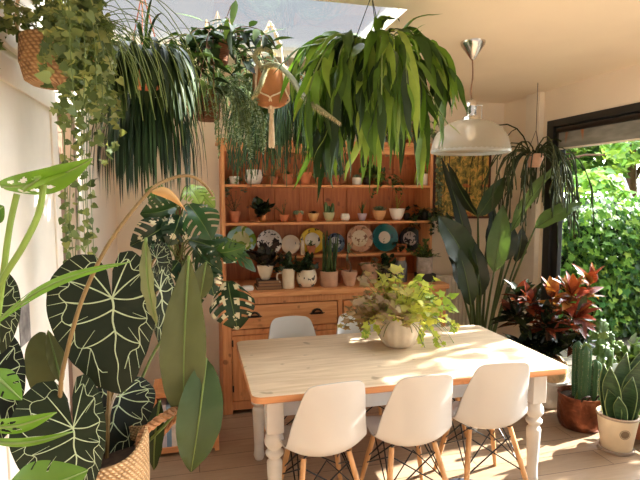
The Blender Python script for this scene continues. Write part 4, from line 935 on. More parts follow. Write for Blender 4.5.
# --- copper pot with cacti
def copper_mat():
    m, nt, b = new_mat('hammered_copper'); v = coords(nt); k = noise(nt, v, 9, 5, .65, .5)
    nt.links.new(ramp(nt, [(.3, lin(84, 48, 34)), (.55, lin(142, 84, 58)), (.75, lin(196, 132, 98))], k), b.inputs['Base Color']); b.inputs['Metallic'].default_value = .75; b.inputs['Roughness'].default_value = .42
    vo = nt.nodes.new('ShaderNodeTexVoronoi'); vo.inputs['Scale'].default_value = 26; nt.links.new(v, vo.inputs['Vector']); bump(nt, b, vo.outputs['Distance'], .5, .01); return m
kx, ky = 2.735, 3.03
o = thing('cactus_planter', 'hammered copper planter of tall columnar and crested cacti by the window', 'potted plant', (kx, ky, 0)); r = .155; h = .25
MB().lathe([(.125, 0), (.14, .008), (r, .06), (r*1.0, h-.02), (r*1.03, h-.01), (r*1.02, h), (r*.96, h), (r*.95, h-.05)], (kx, ky, 0), 40).build('pot', copper_mat(), o, sharp=50)
MB().lathe([(.001, h-.04), (r*.96, h-.038)], (kx, ky, 0), 24, cap=(False, False)).build('soil', M['soil'], o)
for sgn in (-1, 1):
    MB().tube(smooth_path([(kx+sgn*.06-.05, ky-.13*1.0, h-.005), (kx+sgn*.06-.05, ky-.15, h+.03), (kx+sgn*.06, ky-.15, h+.035), (kx+sgn*.06+.0, ky-.13, h-.005)]), .006, 6).build('handle', M['iron'], o)
M['col_cact'] = leafm('column_cactus', L_((48, 82, 50), (70, 108, 64)), .5, 0)
def column(cx, cy, z0, z1, r, ribs, tn, root, lean=(0, 0)):
    q = MB(); rows = []; n = ribs*4
    for i in range(13):
        t = i/12; rr = r*(.8+.2*min(1, t*5))*(1 if t < .88 else math.sqrt(max(.01, 1-((t-.88)/.12)**2)))
        rows.append([V((cx+lean[0]*t+rr*(.8+.2*math.cos(ribs*a))*math.cos(a), cy+lean[1]*t+rr*(.8+.2*math.cos(ribs*a))*math.sin(a), z0+(z1-z0)*t)) for a in (2*PI*k/n for k in range(n))])
    q.grid(rows, True, 0, tn)
    for k in range(ribs):
        a = 2*PI*k/ribs
        for i in range(1, 26):
            t = i/27; pp = V((cx+lean[0]*t+r*math.cos(a), cy+lean[1]*t+r*math.sin(a), z0+(z1-z0)*t))
            for _ in range(3): d = (V((math.cos(a), math.sin(a), .2))+rv(.8)).normalized(); strap(q, pp, d, .016, .0016, 1, 0, 'blade', .5, 0, 1)
    q.build('cactus_column', [M['col_cact'], M['hair']], root, sharp=0)
column(kx-.03, ky-.06, h-.04, at(592, 345, 2.97).z, .042, 7, .4, o); column(kx+.05, ky-.07, h-.04, .52, .04, 7, .6, o); column(kx-.0, ky+.04, h-.04, .62, .04, 7, .2, o, (.02, .03))
q = MB(); M['crest'] = leafm('crested_cactus', L_((70, 98, 44), (106, 134, 62), (150, 164, 92)), .5, .1)
for i, (px, py, w) in enumerate([(601, 328, 13), (594, 337, 9), (608, 338, 10), (586, 348, 8), (614, 350, 9), (600, 344, 12), (606, 354, 10), (595, 353, 8), (619, 345, 7), (602, 336, 9), (589, 341, 6), (612, 343, 7), (598, 361, 9), (610, 362, 9), (583, 356, 6)]):
    c = at(px, py, 2.98+.03*(i % 3)); W = px_w(px, 2.98, w)/2; rows = []; a0 = R.uniform(-.5, .5); n = 16
    for j in range(n+1):
        th = PI*(j/n)*1.2-.3; rad = W*(1+.16*math.sin(j*2.4)); e = V((math.cos(th)*rad*math.cos(a0), math.cos(th)*rad*math.sin(a0)-.25*abs(math.cos(th))*rad, math.sin(th)*rad*1.15)); tn = V((-math.sin(a0), math.cos(a0), 0))*(W*.28+.006*math.sin(j*3.1))
        rows.append([c-V((0, 0, W*.6))-tn*.6, c+e*.9-tn*.8, c+e+V((0, 0, .003)), c+e*.9+tn*.8, c-V((0, 0, W*.6))+tn*.6])
    q.grid(rows, False, 0, R.random())
q.tube([(kx-.01, ky-.04, h-.04), at(601, 362, 3.0), at(601, 345, 3.0)], [.03, .028, .024], 9, 0, .3)
q.tube([(kx+.02, ky-.02, h-.04), at(610, 365, 3.0), at(611, 348, 3.0)], [.022, .02, .02], 9, 0, .4); q.tube([(kx-.05, ky-.02, h-.04), at(590, 368, 3.0), at(588, 352, 3.0)], [.02, .018, .018], 9, 0, .5)
q.build('crested_cactus', M['crest'], o, sharp=0)
# --- cream pot of snake plants
nx, ny = 2.72, 2.68; r = .125; h = .25
o = thing('snake_plant', 'cream bucket pot with a round stamp holding broad snake plant leaves', 'potted plant', (nx, ny, 0))
MB().lathe([(.09, .014), (.094, .018), (r*.99, h-.02), (r*1.03, h-.018), (r*1.03, h), (r*.95, h), (r*.93, h-.03)], (nx, ny, 0), 40).build('pot', mat('cream_bucket', lin(224, 202, 166), .45, var=.05), o, sharp=50)
MB().lathe([(r*1.035, h-.014), (r*1.045, h-.004), (r*1.0, h+.004)], (nx, ny, 0), 40, cap=(False, False)).build('rim', mat('taupe_rim', lin(160, 138, 116), .5), o)
MB().lathe([(.098, 0), (.108, .004), (.11, .02), (.1, .022), (.09, .012)], (nx, ny, 0), 32).build('saucer', mat('taupe_saucer', lin(150, 130, 112), .6), o)
MB().lathe([(.001, h-.035), (r*.95, h-.033)], (nx, ny, 0), 24, cap=(False, False)).build('soil', M['soil'], o)
fd = V((EYE.x-nx, EYE.y-ny, 0)).normalized(); sdv = V((0, 0, 1)).cross(fd); q = MB(); hc = .15; rr = .094+(r*.99-.094)*(hc-.018)/(h-.038)
fd2 = (fd+sdv*.45).normalized(); sd2 = V((0, 0, 1)).cross(fd2)
def ring_on(q, r0, r1, n=24):
    rows = []
    for ra in (r0, r1):
        rows.append([V((nx, ny, hc))+fd2*(rr+.0025+ra*math.sin(t)*.1)*math.cos(ra*math.cos(t)/rr)+sd2*rr*math.sin(ra*math.cos(t)/rr)+V((0, 0, ra*math.sin(t))) for t in (2*PI*k/n for k in range(n))])
    q.grid(rows, True)
ring_on(q, .001, .026); ring_on(q, .029, .033); q.build('stamp', mat('stamp_brown', lin(120, 98, 74), .6), o)
def snake_mat():
    m, nt, b = new_mat('snake_leaf'); k = noise(nt, coords(nt, (3, 3, 20)), 3, 4, .6, .8)
    nt.links.new(ramp(nt, [(.35, lin(36, 58, 34)), (.6, lin(58, 84, 48)), (.8, lin(84, 108, 66))], k), b.inputs['Base Color']); b.inputs['Roughness'].default_value = .4; return m
SM = snake_mat(); ED = mat('pale_leaf_edge', lin(118, 134, 78), .5)
for px, py, w, dx, dy, tilt in ((612, 365, 15, -.05, -.03, .1), (606, 388, 13, -.07, -.02, 0), (628, 352, 14, .0, .03, 0), (640, 360, 17, .05, -.04, .2), (634, 376, 12, .03, -.07, -.2), (619, 395, 10, -.02, -.08, .2), (648, 345, 15, .08, .02, .1), (603, 362, 11, -.06, .05, .3)):
    b0 = V((nx+dx*.7, ny+dy*.7, h-.04)); t0 = at(px, py, ny+dy); W = px_w(px, ny, w)*.5; d = t0-b0; view = (EYE-b0).normalized(); s = d.normalized().cross((view+rv(.5)).normalized()).normalized(); nn = s.cross(d.normalized()); rows = []
    for j in range(11):
        t = j/10; ww = W*(.55+.45*math.sin(PI*min(1, .1+t*.8)))*(1 if t < .62 else max(.03, (1-((t-.62)/.38)**1.6))); cp = b0+d*t+nn*(.05*d.length*t*t)
        rows.append([cp+s*ww*u+nn*(.35*ww*u*u+.006) for u in (-1, -.95, 0, .95, 1)])
    q = MB(); q.grid(rows, False, 0, .5); q.m = [1 if i % 4 in (0, 3) else 0 for i in range(len(q.f))]; q.build('leaf', [SM, ED], o, solid=.006, sharp=0)
# plant tag
p0 = at(615, 372, 2.83)
tag(MB().box((p0.x-.022, p0.y-.001, p0.z-.01), (p0.x+.022, p0.y+.001, p0.z+.06)).tube([(p0.x, p0.y, p0.z-.24), (p0.x, p0.y, p0.z)], .003, 5).build('plant_label', mat('white_card', lin(224, 224, 224), .5)), 'white plant tag on a stick among the cacti and snake plants', 'label')
# pale spiky plant behind the copper planter
gx, gy = 2.72, 3.22
o = potted('potted_plant', 'pale spiky grey plant in a clear-rimmed pot behind the copper cactus planter', 'potted plant', 585, gy, 0, 20, 22, P_terra, M['stone'], None, None)
o['label'] = 'pale spiky silvery plant standing behind the copper cactus planter'
g0 = V((at(585, 240, gy).x, gy, .15)); q = MB(); q.tube([g0, (g0.x, g0.y, .42)], .012, 6, 1)
for k in range(34): strap(q, V((g0.x, g0.y, R.uniform(.3, .44))), rand_dir(-15, 80), R.uniform(.1, .2), .022, 5, .1, 'blade', R.random(), .4)
q.build('foliage', [leafm('silver_leaf', L_((150, 158, 142), (190, 194, 178)), .6, .3), M['bark']], o, sharp=0)
# plant at the bottom right edge
potted('potted_plant', 'low clay pot of glossy bright green leaves beside the cream bucket pot', 'potted plant', 658, 2.6, 0, 26, 20, P_terra, M['terra'], pl_bush, 'lf_bright', .26, None, n=16, ll=.34) if False else None
M['lf_bright'] = leafm('bright_green_leaf', L_((70, 120, 40), (110, 160, 60)), .3, .4)
potted('potted_plant', 'low clay pot of glossy bright green leaves at the right edge of the floor', 'potted plant', 652, 2.78, 0, 24, 20, P_terra, M['terra'], pl_bush, 'lf_bright', .22, None, n=16, ll=.34)
potted('potted_plant', 'leafy green plant behind the snake plant against the window glass', 'potted plant', 642, 3.25, 0, 26, 28, P_terra, M['terra'], pl_bush, 'lf_mid', .3, None, n=30, ll=.3)
# ================================================================ FOREGROUND PLANTS ON THE LEFT
def interp(tab, x):
    for (a, p), (b, q) in zip(tab, tab[1:]):
        if x <= b: k = (x-a)/(b-a); k = k*k*(3-2*k)*.5+k*.5; return p+(q-p)*k
    return tab[-1][1]
HT = [(0, 1.0), (12, .93), (30, .78), (50, .70), (75, .66), (100, .66), (125, .69), (150, .70), (165, .62), (175, .36), (180, .04)]
M['lf_anth'] = leafm('velvet_leaf', L_((14, 17, 9), (22, 26, 13), (34, 42, 20)), .45, .05, .22, .3, 30)
M['vein'] = mat('pale_vein', lin(168, 178, 136), .55, var=.15)
M['stalk'] = leafm('anthurium_stalk', L_((104, 78, 42), (140, 112, 62)), .5, .05)
def heart_leaf(root, O, T, wl=1., wr=1., lobe=1., roll=0., tilt=0., m=None, veins=True, cup=.12, droop=.15, tone=.5, name='leaf', vm=None):
    O, T = V(O), V(T); S = (T-O).length; d = (T-O).normalized(); view = (EYE-O).normalized(); u = d.cross(view).normalized(); nn = u.cross(d).normalized()
    if nn.dot(view) < 0: u, nn = -u, -nn
    if u.dot(RT) < 0: u = -u
    nn = (nn + u*roll).normalized(); u = (u - nn*u.dot(nn)).normalized()
    def surf(a, v, off=0.):
        h = cup*a*a*.9 - droop*max(0, v)**2 - .1*max(0, -v)**1.5 + .012*math.sin(v*17+abs(a)*9)*min(1, abs(a)*4)
        return O + u*(a*S) + d*(v*S) + nn*((h)*S+off)
    def out(th):      # th 0..360 from the tip, clockwise; returns (a, v)
        s = 1 if th <= 180 else -1; x = th if th <= 180 else 360-th; r = interp(HT, x); w = wr if s > 0 else wl; a = r*math.sin(math.radians(x))*s*w; v = r*math.cos(math.radians(x))
        return a, (v if v > 0 else v*lobe)
    q = MB(); nr, nt_ = 7, 72; rows = []
    for i in range(nr+1):
        f = (i/nr); rows.append([surf(out(360*k/nt_)[0]*f, out(360*k/nt_)[1]*f) for k in range(nt_)])
    q.grid(rows, True, 0, tone)
    o = q.build(name, [m or M['lf_anth']], root, sharp=0)
    if veins:
        vq = MB()
        def rib(pts, w0, w1):
            rows = []; n = len(pts)
            for i, (a, v) in enumerate(pts):
                a2, v2 = pts[min(i+1, n-1)]; a1, v1 = pts[max(0, i-1)]; t = V((a2-a1, v2-v1, 0)); t = t.normalized() if t.length > 1e-6 else V((0, 1, 0)); w = (w0+(w1-w0)*i/(n-1))*.5
                rows.append([surf(a-t.y*w, v+t.x*w, .0012), surf(a, v, .002), surf(a+t.y*w, v-t.x*w, .0012)])
            vq.grid(rows)
        rib([(.01*math.sin(i), i/20*.98) for i in range(21)], .022, .007)
        for s in (1, -1):
            TH = lambda x: x if s > 0 else 360-x
            coll = []
            for i in range(41):     # the vein that runs inside the margin
                x = 8+158*i/40; a, v = out(TH(x)); f = .76+.06*math.sin(x*.21+s); coll.append((a*f, v*f, x))
            rib([(a, v) for a, v, x in coll], .0095, .0095)
            for x in (34, 62, 92, 122, 150):
                a, v, _ = min(coll, key=lambda c: abs(c[2]-x)); b0 = (0, 0) if x > 50 else (0, .3)
                if x == 34: b0 = (0, .34)
                if x == 62: b0 = (0, .12)
                cx_, cv_ = b0[0]+(a-b0[0])*.55 + (.0), b0[1]+(v-b0[1])*.45 + (.07 if x < 100 else -.06)
                rib([(b0[0]*(1-t)**2+2*cx_*t*(1-t)+a*t*t, b0[1]*(1-t)**2+2*cv_*t*(1-t)+v*t*t) for t in (k/10 for k in range(11))], .016, .01)
            for x in range(12, 172, 11):
                a, v = out(TH(x)); c_ = min(coll, key=lambda c: abs(c[2]-x-3)); rib([(c_[0]+(a*.985-c_[0])*k/3, c_[1]+(v*.985-c_[1])*k/3) for k in range(4)], .008, .004)
            for x0, x1 in ((20, 48), (48, 77), (77, 107), (107, 136)):
                x = (x0+x1)/2; a, v, _ = min(coll, key=lambda c: abs(c[2]-x)); rib([(a*(1-.42*k/4), v*(1-.42*k/4)+.03*k/4) for k in range(5)], .008, .004)
        vq.build('veins', vm or M['vein'], o, sharp=0)
    return o, nn
# a low bench carries the foreground pots
bn = thing('plant_bench', 'low wooden plant bench under the foreground basket', 'bench', (-.22, 1.2, 0))
MB().box((-.6, .95, .76), (.08, 1.46, .8)).build('bench_top', M['pine'], bn, smooth=False, bevel=.004)
for x in (-.56, .04):
    for y in (.99, 1.42): MB().box((x-.02, y-.02, 0), (x+.02, y+.02, .76)).build('leg', M['pine_v'], bn, smooth=False, bevel=.003)
YB0 = 1.22
rimp = at(116, 466, YB0-.1); c0 = at(98, 470, YB0); bxx, bz = c0.x, rimp.z; br = px_w(97, YB0, 108)/2
an = thing('anthurium', 'velvety anthurium with white-veined heart leaves in a woven basket at lower left', 'potted plant', (bxx, YB0, .8))
q = MB(); rows = []
for k, (rf, zf) in enumerate([(.78, 0), (.86, .03), (1.0, .5), (1.02, .92), (1.0, 1.0), (.95, 1.0), (.93, .9)]):
    rows.append([V((bxx+br*rf*math.cos(t), YB0+br*rf*math.sin(t), .8+(bz-.8)*zf+(.035*max(0, math.cos(t))**6 if k in (3, 4, 5) else 0))) for t in (2*PI*j/56 for j in range(56))])
q.grid(rows, True); q.f.append(tuple(range(56))[::-1]); q.m.append(0); q.build('basket', wicker('foreground_weave', lin(206, 168, 120), lin(178, 138, 92), 1.6), an, sharp=50)
MB().lathe([(.001, bz-.8-.05), (br*.94, bz-.8-.045)], (bxx, YB0, .8), 28, cap=(False, False)).build('soil', M['soil'], an)
hp = smooth_path([at(140, 452, YB0), at(139, 439, YB0), at(152, 425, YB0+.02), at(170, 413, YB0+.05), at(181, 408, YB0+.1), at(178, 414, YB0+.18), at(160, 436, YB0+.2)], 8)
q = MB()
for ph in range(3):
    q.tube([p+V((0, math.cos(i*.9+ph*2.09), math.sin(i*.9+ph*2.09)))*.0065 for i, p in enumerate(hp)], .0065, 6)
q.build('braided_handle', mat('braid', lin(150, 104, 66), .9, var=.3, vs=60), an)
LEAVES = [  # attach px, tip px, depths, left width, right width, lobe, roll
 ((112, 298), (119, 396), 1.24, 1.2, .92, .66, .78, -.1), ((73, 428), (80, 506), 1.10, 1.06, 1.12, .62, 1.1, -.1), ((120, 396), (98, 476), 1.33, 1.24, .5, .75, .5, .3), ((-3, 305), (0, 356), 1.1, 1.1, .8, .6, 1.0, 0), ((-6, 372), (2, 440), 1.14, 1.1, .9, .62, 1.0, 0),
 ((156, 258), (165, 288), 1.6, 1.6, .35, .75, .8, .3), ((160, 290), (173, 366), 1.5, 1.48, .3, .3, .5, .4)]
root0 = V((bxx, YB0, bz-.05))
for k, (a, t, ya, yt, wl, wr, lb_, rl) in enumerate(LEAVES):
    O, T = at(*a, ya), at(*t, yt); lf, nn = heart_leaf(an, O, T, wl, wr, lb_, rl, tone=R.random(), droop=.1)
    if k in (0, 1, 2, 5, 6):
        b0 = root0+V((R.uniform(-.04, .04), R.uniform(-.03, .04), 0)); MB().tube(bez(b0, b0.lerp(O, .5)+V((0, .05, .1)), O-nn*.004, 10), .005, 6).build('stalk', M['stalk'], an)
# long arching golden stalk with its withered sheath
pp = smooth_path([at(60, 395, 1.12), at(64, 365, 1.1), at(82, 300, 1.08), at(110, 242, 1.08), at(148, 193, 1.1), at(170, 179, 1.12), at(190, 176, 1.13), at(204, 184, 1.14), at(213, 196, 1.15)], 8)
MB().tube([root0+V((-.03, -.02, 0))]+pp, [.0045]+[.0045-.0015*i/len(pp) for i in range(len(pp))], 8).build('arching_stalk', M['stalk'], an)
q = MB(); A, B = at(152, 192, 1.1), at(187, 212, 1.12); d = B-A; rows = []
for i in range(9):
    t = i/8; w = .012*math.sin(PI*min(1, .08+t*.95)); cpt = A+d*t+V((0, 0, .016*math.sin(PI*t))); rows.append([cpt+V((0, 0, w)), cpt+V((0, -.008, 0)), cpt+V((0, 0, -w))])
q.grid(rows); q.build('withered_sheath', mat('withered_leaf', lin(176, 134, 76), .7, var=.2), an, sharp=0)
# --- philodendron with long matt leaves
ph = thing('philodendron', 'philodendron with long plain sage green leaves hanging in front of the doorway corner', 'potted plant', (-.27, 1.40, .8))
ph['label'] = 'philodendron with long plain matt green leaves hanging right of the veined anthurium'
pot(ph, P_terra, -.27, 1.40, .8, .06, .14, M['terra'])
def long_leaf(root, b, t, w, Y0, Y1, m, tone, name='leaf', roll=0., bulge=.9, stalk=None):
    O, T = at(*b, Y0), at(*t, Y1); d = T-O; L = d.length; dn = d.normalized(); view = (EYE-O).normalized(); u = dn.cross(view).normalized(); nn = u.cross(dn)
    if nn.dot(view) < 0: nn = -nn
    nn = (nn+u*roll).normalized(); u = dn.cross(nn).normalized(); W = px_w(b[0], Y0, w)/2; rows = []; n = 18
    for j in range(n+1):
        t_ = j/n; ww = W*max(.015, math.sin(PI*t_**bulge)**.72) if 0 < j < n else W*.015
        cp = O+d*t_+nn*(.08*L*math.sin(PI*t_)); rows.append([cp+u*ww*s+nn*(.28*ww*abs(s)-.0*ww+.004*math.sin(t_*26+abs(s)*6)*abs(s)) for s in (-1, -.66, -.33, -.05, .05, .33, .66, 1)])
    q = MB(); q.grid(rows, False, 0, tone); q.tube([r[3].lerp(r[4], .5)+nn*.001 for r in rows], [.004*(1-.8*j/n) for j in range(n+1)], 5, 1, .8)
    o = q.build(name, [m, M['stem']], root, sharp=0)
    if stalk: MB().tube(smooth_path([V(s) for s in stalk]+[O], 6), .004, 6).build('stalk', M['stem'], root)
    return o
M['lf_matt'] = leafm('matt_leaf', L_((66, 70, 42), (92, 96, 62), (128, 132, 92)), .6, .25, .3, .2)
M['lf_deep'] = leafm('deep_green_leaf', L_((34, 50, 26), (52, 72, 36), (70, 92, 48)), .45, .15, .4, .2)
f0 = V((-.27, 1.40, .92))
long_leaf(ph, (189, 256), (184, 425), 46, 1.32, 1.3, M['lf_matt'], .45, roll=.15, bulge=1.15, stalk=[f0, at(150, 360, 1.4), at(176, 320, 1.36)])
long_leaf(ph, (206, 358), (191, 472), 46, 1.28, 1.27, M['lf_deep'], .55, roll=-.1, bulge=.9, stalk=[f0, at(165, 425, 1.3), at(200, 372, 1.28)])
long_leaf(ph, (146, 238), (157, 326), 15, 1.22, 1.22, M['lf_matt'], .95, roll=.5, stalk=[f0, at(140, 330, 1.3)])
long_leaf(ph, (206, 262), (200, 300), 20, 1.6, 1.6, M['lf_matt'], .3)
long_leaf(ph, (160, 400), (154, 470), 20, 1.34, 1.33, M['lf_deep'], .1, roll=.3)
heart_leaf(ph, at(46, 352, 1.3), at(36, 396, 1.3), .6, .7, .7, m=M['lf_matt'], veins=False, tone=.2)
long_leaf(ph, (62, 384), (48, 330), 16, 1.26, 1.3, M['lf_matt'], .55)
# --- swiss cheese plant at the left edge
M['lf_swiss'] = leafm('swiss_cheese_leaf', L_((60, 92, 26), (92, 132, 40), (136, 170, 66)), .35, .4)
sw = thing('swiss_cheese_plant', 'bright green swiss cheese plant with holed leaves reaching in from the left edge', 'potted plant', (-.45, 1.1, .8))
pot(sw, P_terra, -.46, 1.08, .8, .1, .18, M['terra'])
def holed_leaf(root, b, t, w, Y0, Y1, tone, roll=0., gaps=(), holes=(), m=None, wl=1., wr=1., name='leaf', n=40, sweep=.22, arch=.1, mats=None, variegate=0., prof=None, fold=.3):
    O, T = (at(*b, Y0), at(*t, Y1)) if len(b) == 2 else (V(b), V(t)); d = T-O; L = d.length; dn = d.normalized(); view = (EYE-O).normalized(); u = dn.cross(view).normalized(); nn = u.cross(dn)
    if nn.dot(view) < 0: nn = -nn
    if u.dot(RT) < 0: u = -u
    nn = (nn+u*roll).normalized(); u = (u-nn*u.dot(nn)); u = (u - dn*u.dot(dn)).normalized(); W = w if len(b) == 3 else px_w(b[0], Y0, w)/2; q = MB(); S = 8
    for sg, wf in ((1, wr), (-1, wl)):
        rows = []
        for j in range(n+1):
            t_ = j/n; ww = W*wf*(max(.01, math.sin(PI*(.06+.94*t_)**.62)**.8))
            if j == n: ww = W*.01
            r = []
            for k in range(S+1):
                s = k/S; tt = t_+sweep*s*s*(1-t_)*1.0-(.12*s*(1-t_)**6); cp = O+dn*(L*min(1, tt))+nn*(arch*L*math.sin(PI*min(1, tt)))
                r.append(cp+u*(sg*ww*s)+nn*(fold*ww*s-.25*ww*s*s))
            rows.append(r)
        def skip(i, k):
            t_ = (i+.5)/n; s = (k+.5)/S
            for g0, g1, s0 in gaps:
                if g0 < t_ < g1 and s > s0: return True
            for g0, g1, s0, s1 in holes:
                tc, sc_ = (g0+g1)/2, (s0+s1)/2
                if ((t_-tc)/((g1-g0)/2))**2+((s-sc_)/((s1-s0)/2))**2 < 1: return True
            return False
        q.grid(rows, False, 0, tone, skip)
    q.tube([O+dn*(L*j/10)+nn*(arch*L*math.sin(PI*j/10)+.001) for j in range(11)], [.0035*(1-.07*j) for j in range(11)], 5, 1, .9)
    if variegate:
        ph_ = R.uniform(0, 9)
        for i in range(len(q.f)):
            if q.m[i] == 0:
                c = q.v[q.f[i][0]]
                if math.sin(c[0]*90+ph_)+math.sin(c[2]*70+ph_*2)+R.uniform(-.6, .6) > 1.6-variegate*2: q.m[i] = 2
    return q.build(name, mats or [m or M['lf_swiss'], M['stem']], root, sharp=0)
HO = [(.12, .2, .3, .68), (.26, .35, .28, .7), (.41, .5, .28, .68), (.56, .64, .28, .66), (.7, .76, .3, .62)]
s0 = V((-.46, 1.08, .95))
def sw_stalk(*pts): MB().tube(smooth_path([s0]+[at(*p) for p in pts], 8), .006, 8).build('stalk', leafm('swiss_stalk', L_((110, 136, 50), (140, 160, 70)), .45, .1), sw)
sw_stalk((-4, 330, 1.1), (4, 268, 1.1), (10, 225, 1.1), (17, 194, 1.1)); sw_stalk((-12, 330, 1.08), (0, 285, 1.07), (22, 248, 1.06), (38, 215, 1.06), (44, 184, 1.06))
holed_leaf(sw, (2, 186), (93, 158), 34, 1.1, 1.02, .5, roll=.9, holes=HO[:3], wl=1.15, wr=1.2); holed_leaf(sw, (24, 190), (90, 164), 20, 1.06, 1.04, .8, roll=-1.0, holes=[])
holed_leaf(sw, (-6, 325), (131, 262), 20, 1.04, 1.02, .55, roll=-1.5, holes=[(.2, .26, .3, .7)]); holed_leaf(sw, (-4, 302), (-30, 280), 16, 1.04, 1.0, .4)
holed_leaf(sw, (-20, 425), (57, 412), 30, .95, .93, .5, roll=1.2, holes=HO[1:3]); holed_leaf(sw, (-20, 438), (74, 431), 16, .96, .94, .6, roll=1.2)
holed_leaf(sw, (10, 492), (88, 470), 66, .92, .9, .35, roll=.5, gaps=[(.3, .33, .7), (.52, .55, .65)], wl=1., wr=.9, sweep=.3); holed_leaf(sw, (-8, 372), (22, 400), 30, .98, .95, .55, gaps=[(.3, .36, .5), (.55, .6, .5)])
holed_leaf(sw, (-14, 218), (4, 206), 26, 1.2, 1.2, .1)

# ================================================================ VARIEGATED MONSTERA ON THE CRATE
crx0 = at(153, 400, 3.4).x; crx1 = crx0+.42
cr = thing('wooden_crate', 'orange wooden crate shelf with magazines on the floor left of the dresser', 'crate', ((crx0+crx1)/2, 3.42, 0))
q = MB(); ct = .43
q.box((crx0, 3.3, 0), (crx0+.03, 3.58, ct)); q.box((crx1-.03, 3.3, 0), (crx1, 3.58, ct)); q.box((crx0+.03, 3.3, ct-.035), (crx1-.03, 3.58, ct)); q.box((crx0+.03, 3.3, .02), (crx1-.03, 3.58, .06)); q.box((crx0+.03, 3.565, .06), (crx1-.03, 3.58, ct-.035))
q.build('crate_body', M['pine'], cr, smooth=False, bevel=.004)
for i, (w, colr, lab) in enumerate(((.05, (206, 204, 214), 'pale grey magazine standing in the orange crate, nearest its left side'), (.03, (120, 150, 176), 'blue spined magazine in the orange crate, second from its left side'), (.04, (226, 216, 206), 'cream magazine in the orange crate, third from its left side'), (.035, (176, 120, 130), 'dusky pink magazine in the orange crate, furthest from its left side'))):
    x = crx0+.034+[0, .052, .084, .126][i]; o = thing('magazine', lab, 'magazine', (x, 3.42, .06), 'magazines in the orange crate')
    MB().box((x, 3.31, .06), (x+w, 3.5, .345)).build('cover', mat('magazine_cover', lin(*colr), .4, var=.2, vs=20), o, smooth=False)
    MB().box((x+.003, 3.309, .25), (x+w-.003, 3.3101, .27)).build('title_band', mat('title_band', lin(70, 90, 130), .4), o, smooth=False)
mx_, my_ = crx0+.2, 3.44
mn = thing('monstera', 'variegated monstera with split leaves climbing a brown pole beside the dresser', 'potted plant', (mx_, my_, ct))
pot(mn, P_cyl, mx_, my_, ct, .12, .22, M['cream'])
MB().tube([(mx_, my_, ct+.15), (mx_-.02, my_, 1.62)], .028, 10).build('moss_pole', mat('coir', lin(98, 64, 42), 1, var=.35, vs=50, bmp=.6, bs=80), mn)
M['lf_mon'] = leafm('monstera_leaf', L_((24, 46, 26), (48, 82, 40), (104, 146, 62), (160, 186, 92)), .3, .2)
M['lf_var'] = mat('variegated_cream', lin(216, 206, 168), .4, var=.05)
GAPS = [(.16, .21, .42), (.34, .4, .34), (.52, .57, .38), (.68, .72, .5)]
MM = [M['lf_mon'], M['stem'], M['lf_var']]
for (b, t, w, Y, tn, vg, rl) in [((188, 186), (200, 204), 26, 3.2, .95, 0, .3), ((200, 190), (215, 208), 20, 3.2, .9, 0, -.2), ((189, 205), (212, 240), 40, 3.15, .35, .0, .2), ((176, 206), (140, 214), 34, 3.25, .25, .0, .4), ((170, 222), (130, 246), 36, 3.2, .05, .12, .2), ((168, 246), (138, 270), 30, 3.1, .3, .0, .3), ((190, 240), (236, 262), 34, 3.15, .2, .05, .5), ((195, 248), (222, 272), 34, 3.1, .15, .0, -.4),
    ((212, 252), (246, 246), 26, 3.1, .4, 0, .6), ((228, 282), (238, 330), 46, 3.2, .12, .35, -.1), ((203, 262), (214, 296), 28, 3.05, .1, .45, .2), ((180, 216), (168, 246), 30, 3.2, .1, .15, .2), ((165, 200), (145, 190), 24, 3.3, .45, 0, .2), ((178, 262), (150, 300), 34, 3.2, .05, .2, .0), ((206, 240), (256, 272), 22, 3.25, .25, 0, .7), ((186, 270), (196, 310), 34, 3.3, .1, .1, .2), ((160, 226), (152, 262), 26, 3.25, .15, .3, 0), ((210, 246), (232, 240), 24, 3.3, .5, 0, .4)]:
    O = at(*b, Y); holed_leaf(mn, b, t, w, Y, Y-.08, tn, rl, GAPS, [], None, 1, 1, 'leaf', 40, .35, .14, MM, vg)
    a0 = V((mx_-.01, my_, max(.9, O.z-.15+R.uniform(-.1, .1)))); MB().tube(bez(a0, a0.lerp(O, .5)+V((0, -.05, .1)), O, 8), .005, 6).build('leaf_stalk', M['stem'], mn)
q = MB()
for i in range(26):
    a0 = V((mx_+R.uniform(-.03, .03), my_-.03, R.uniform(1.2, 1.6))); e = at(R.uniform(150, 205), R.uniform(215, 265), 3.25); q.tube(bez(a0, a0.lerp(e, .5)+V((0, -.05, R.uniform(-.1, .15))), e, 6), .003, 4, 0, R.random())
q.build('aerial_roots', leafm('pale_root', L_((96, 110, 56), (168, 170, 104)), .6, .1), mn, sharp=0)
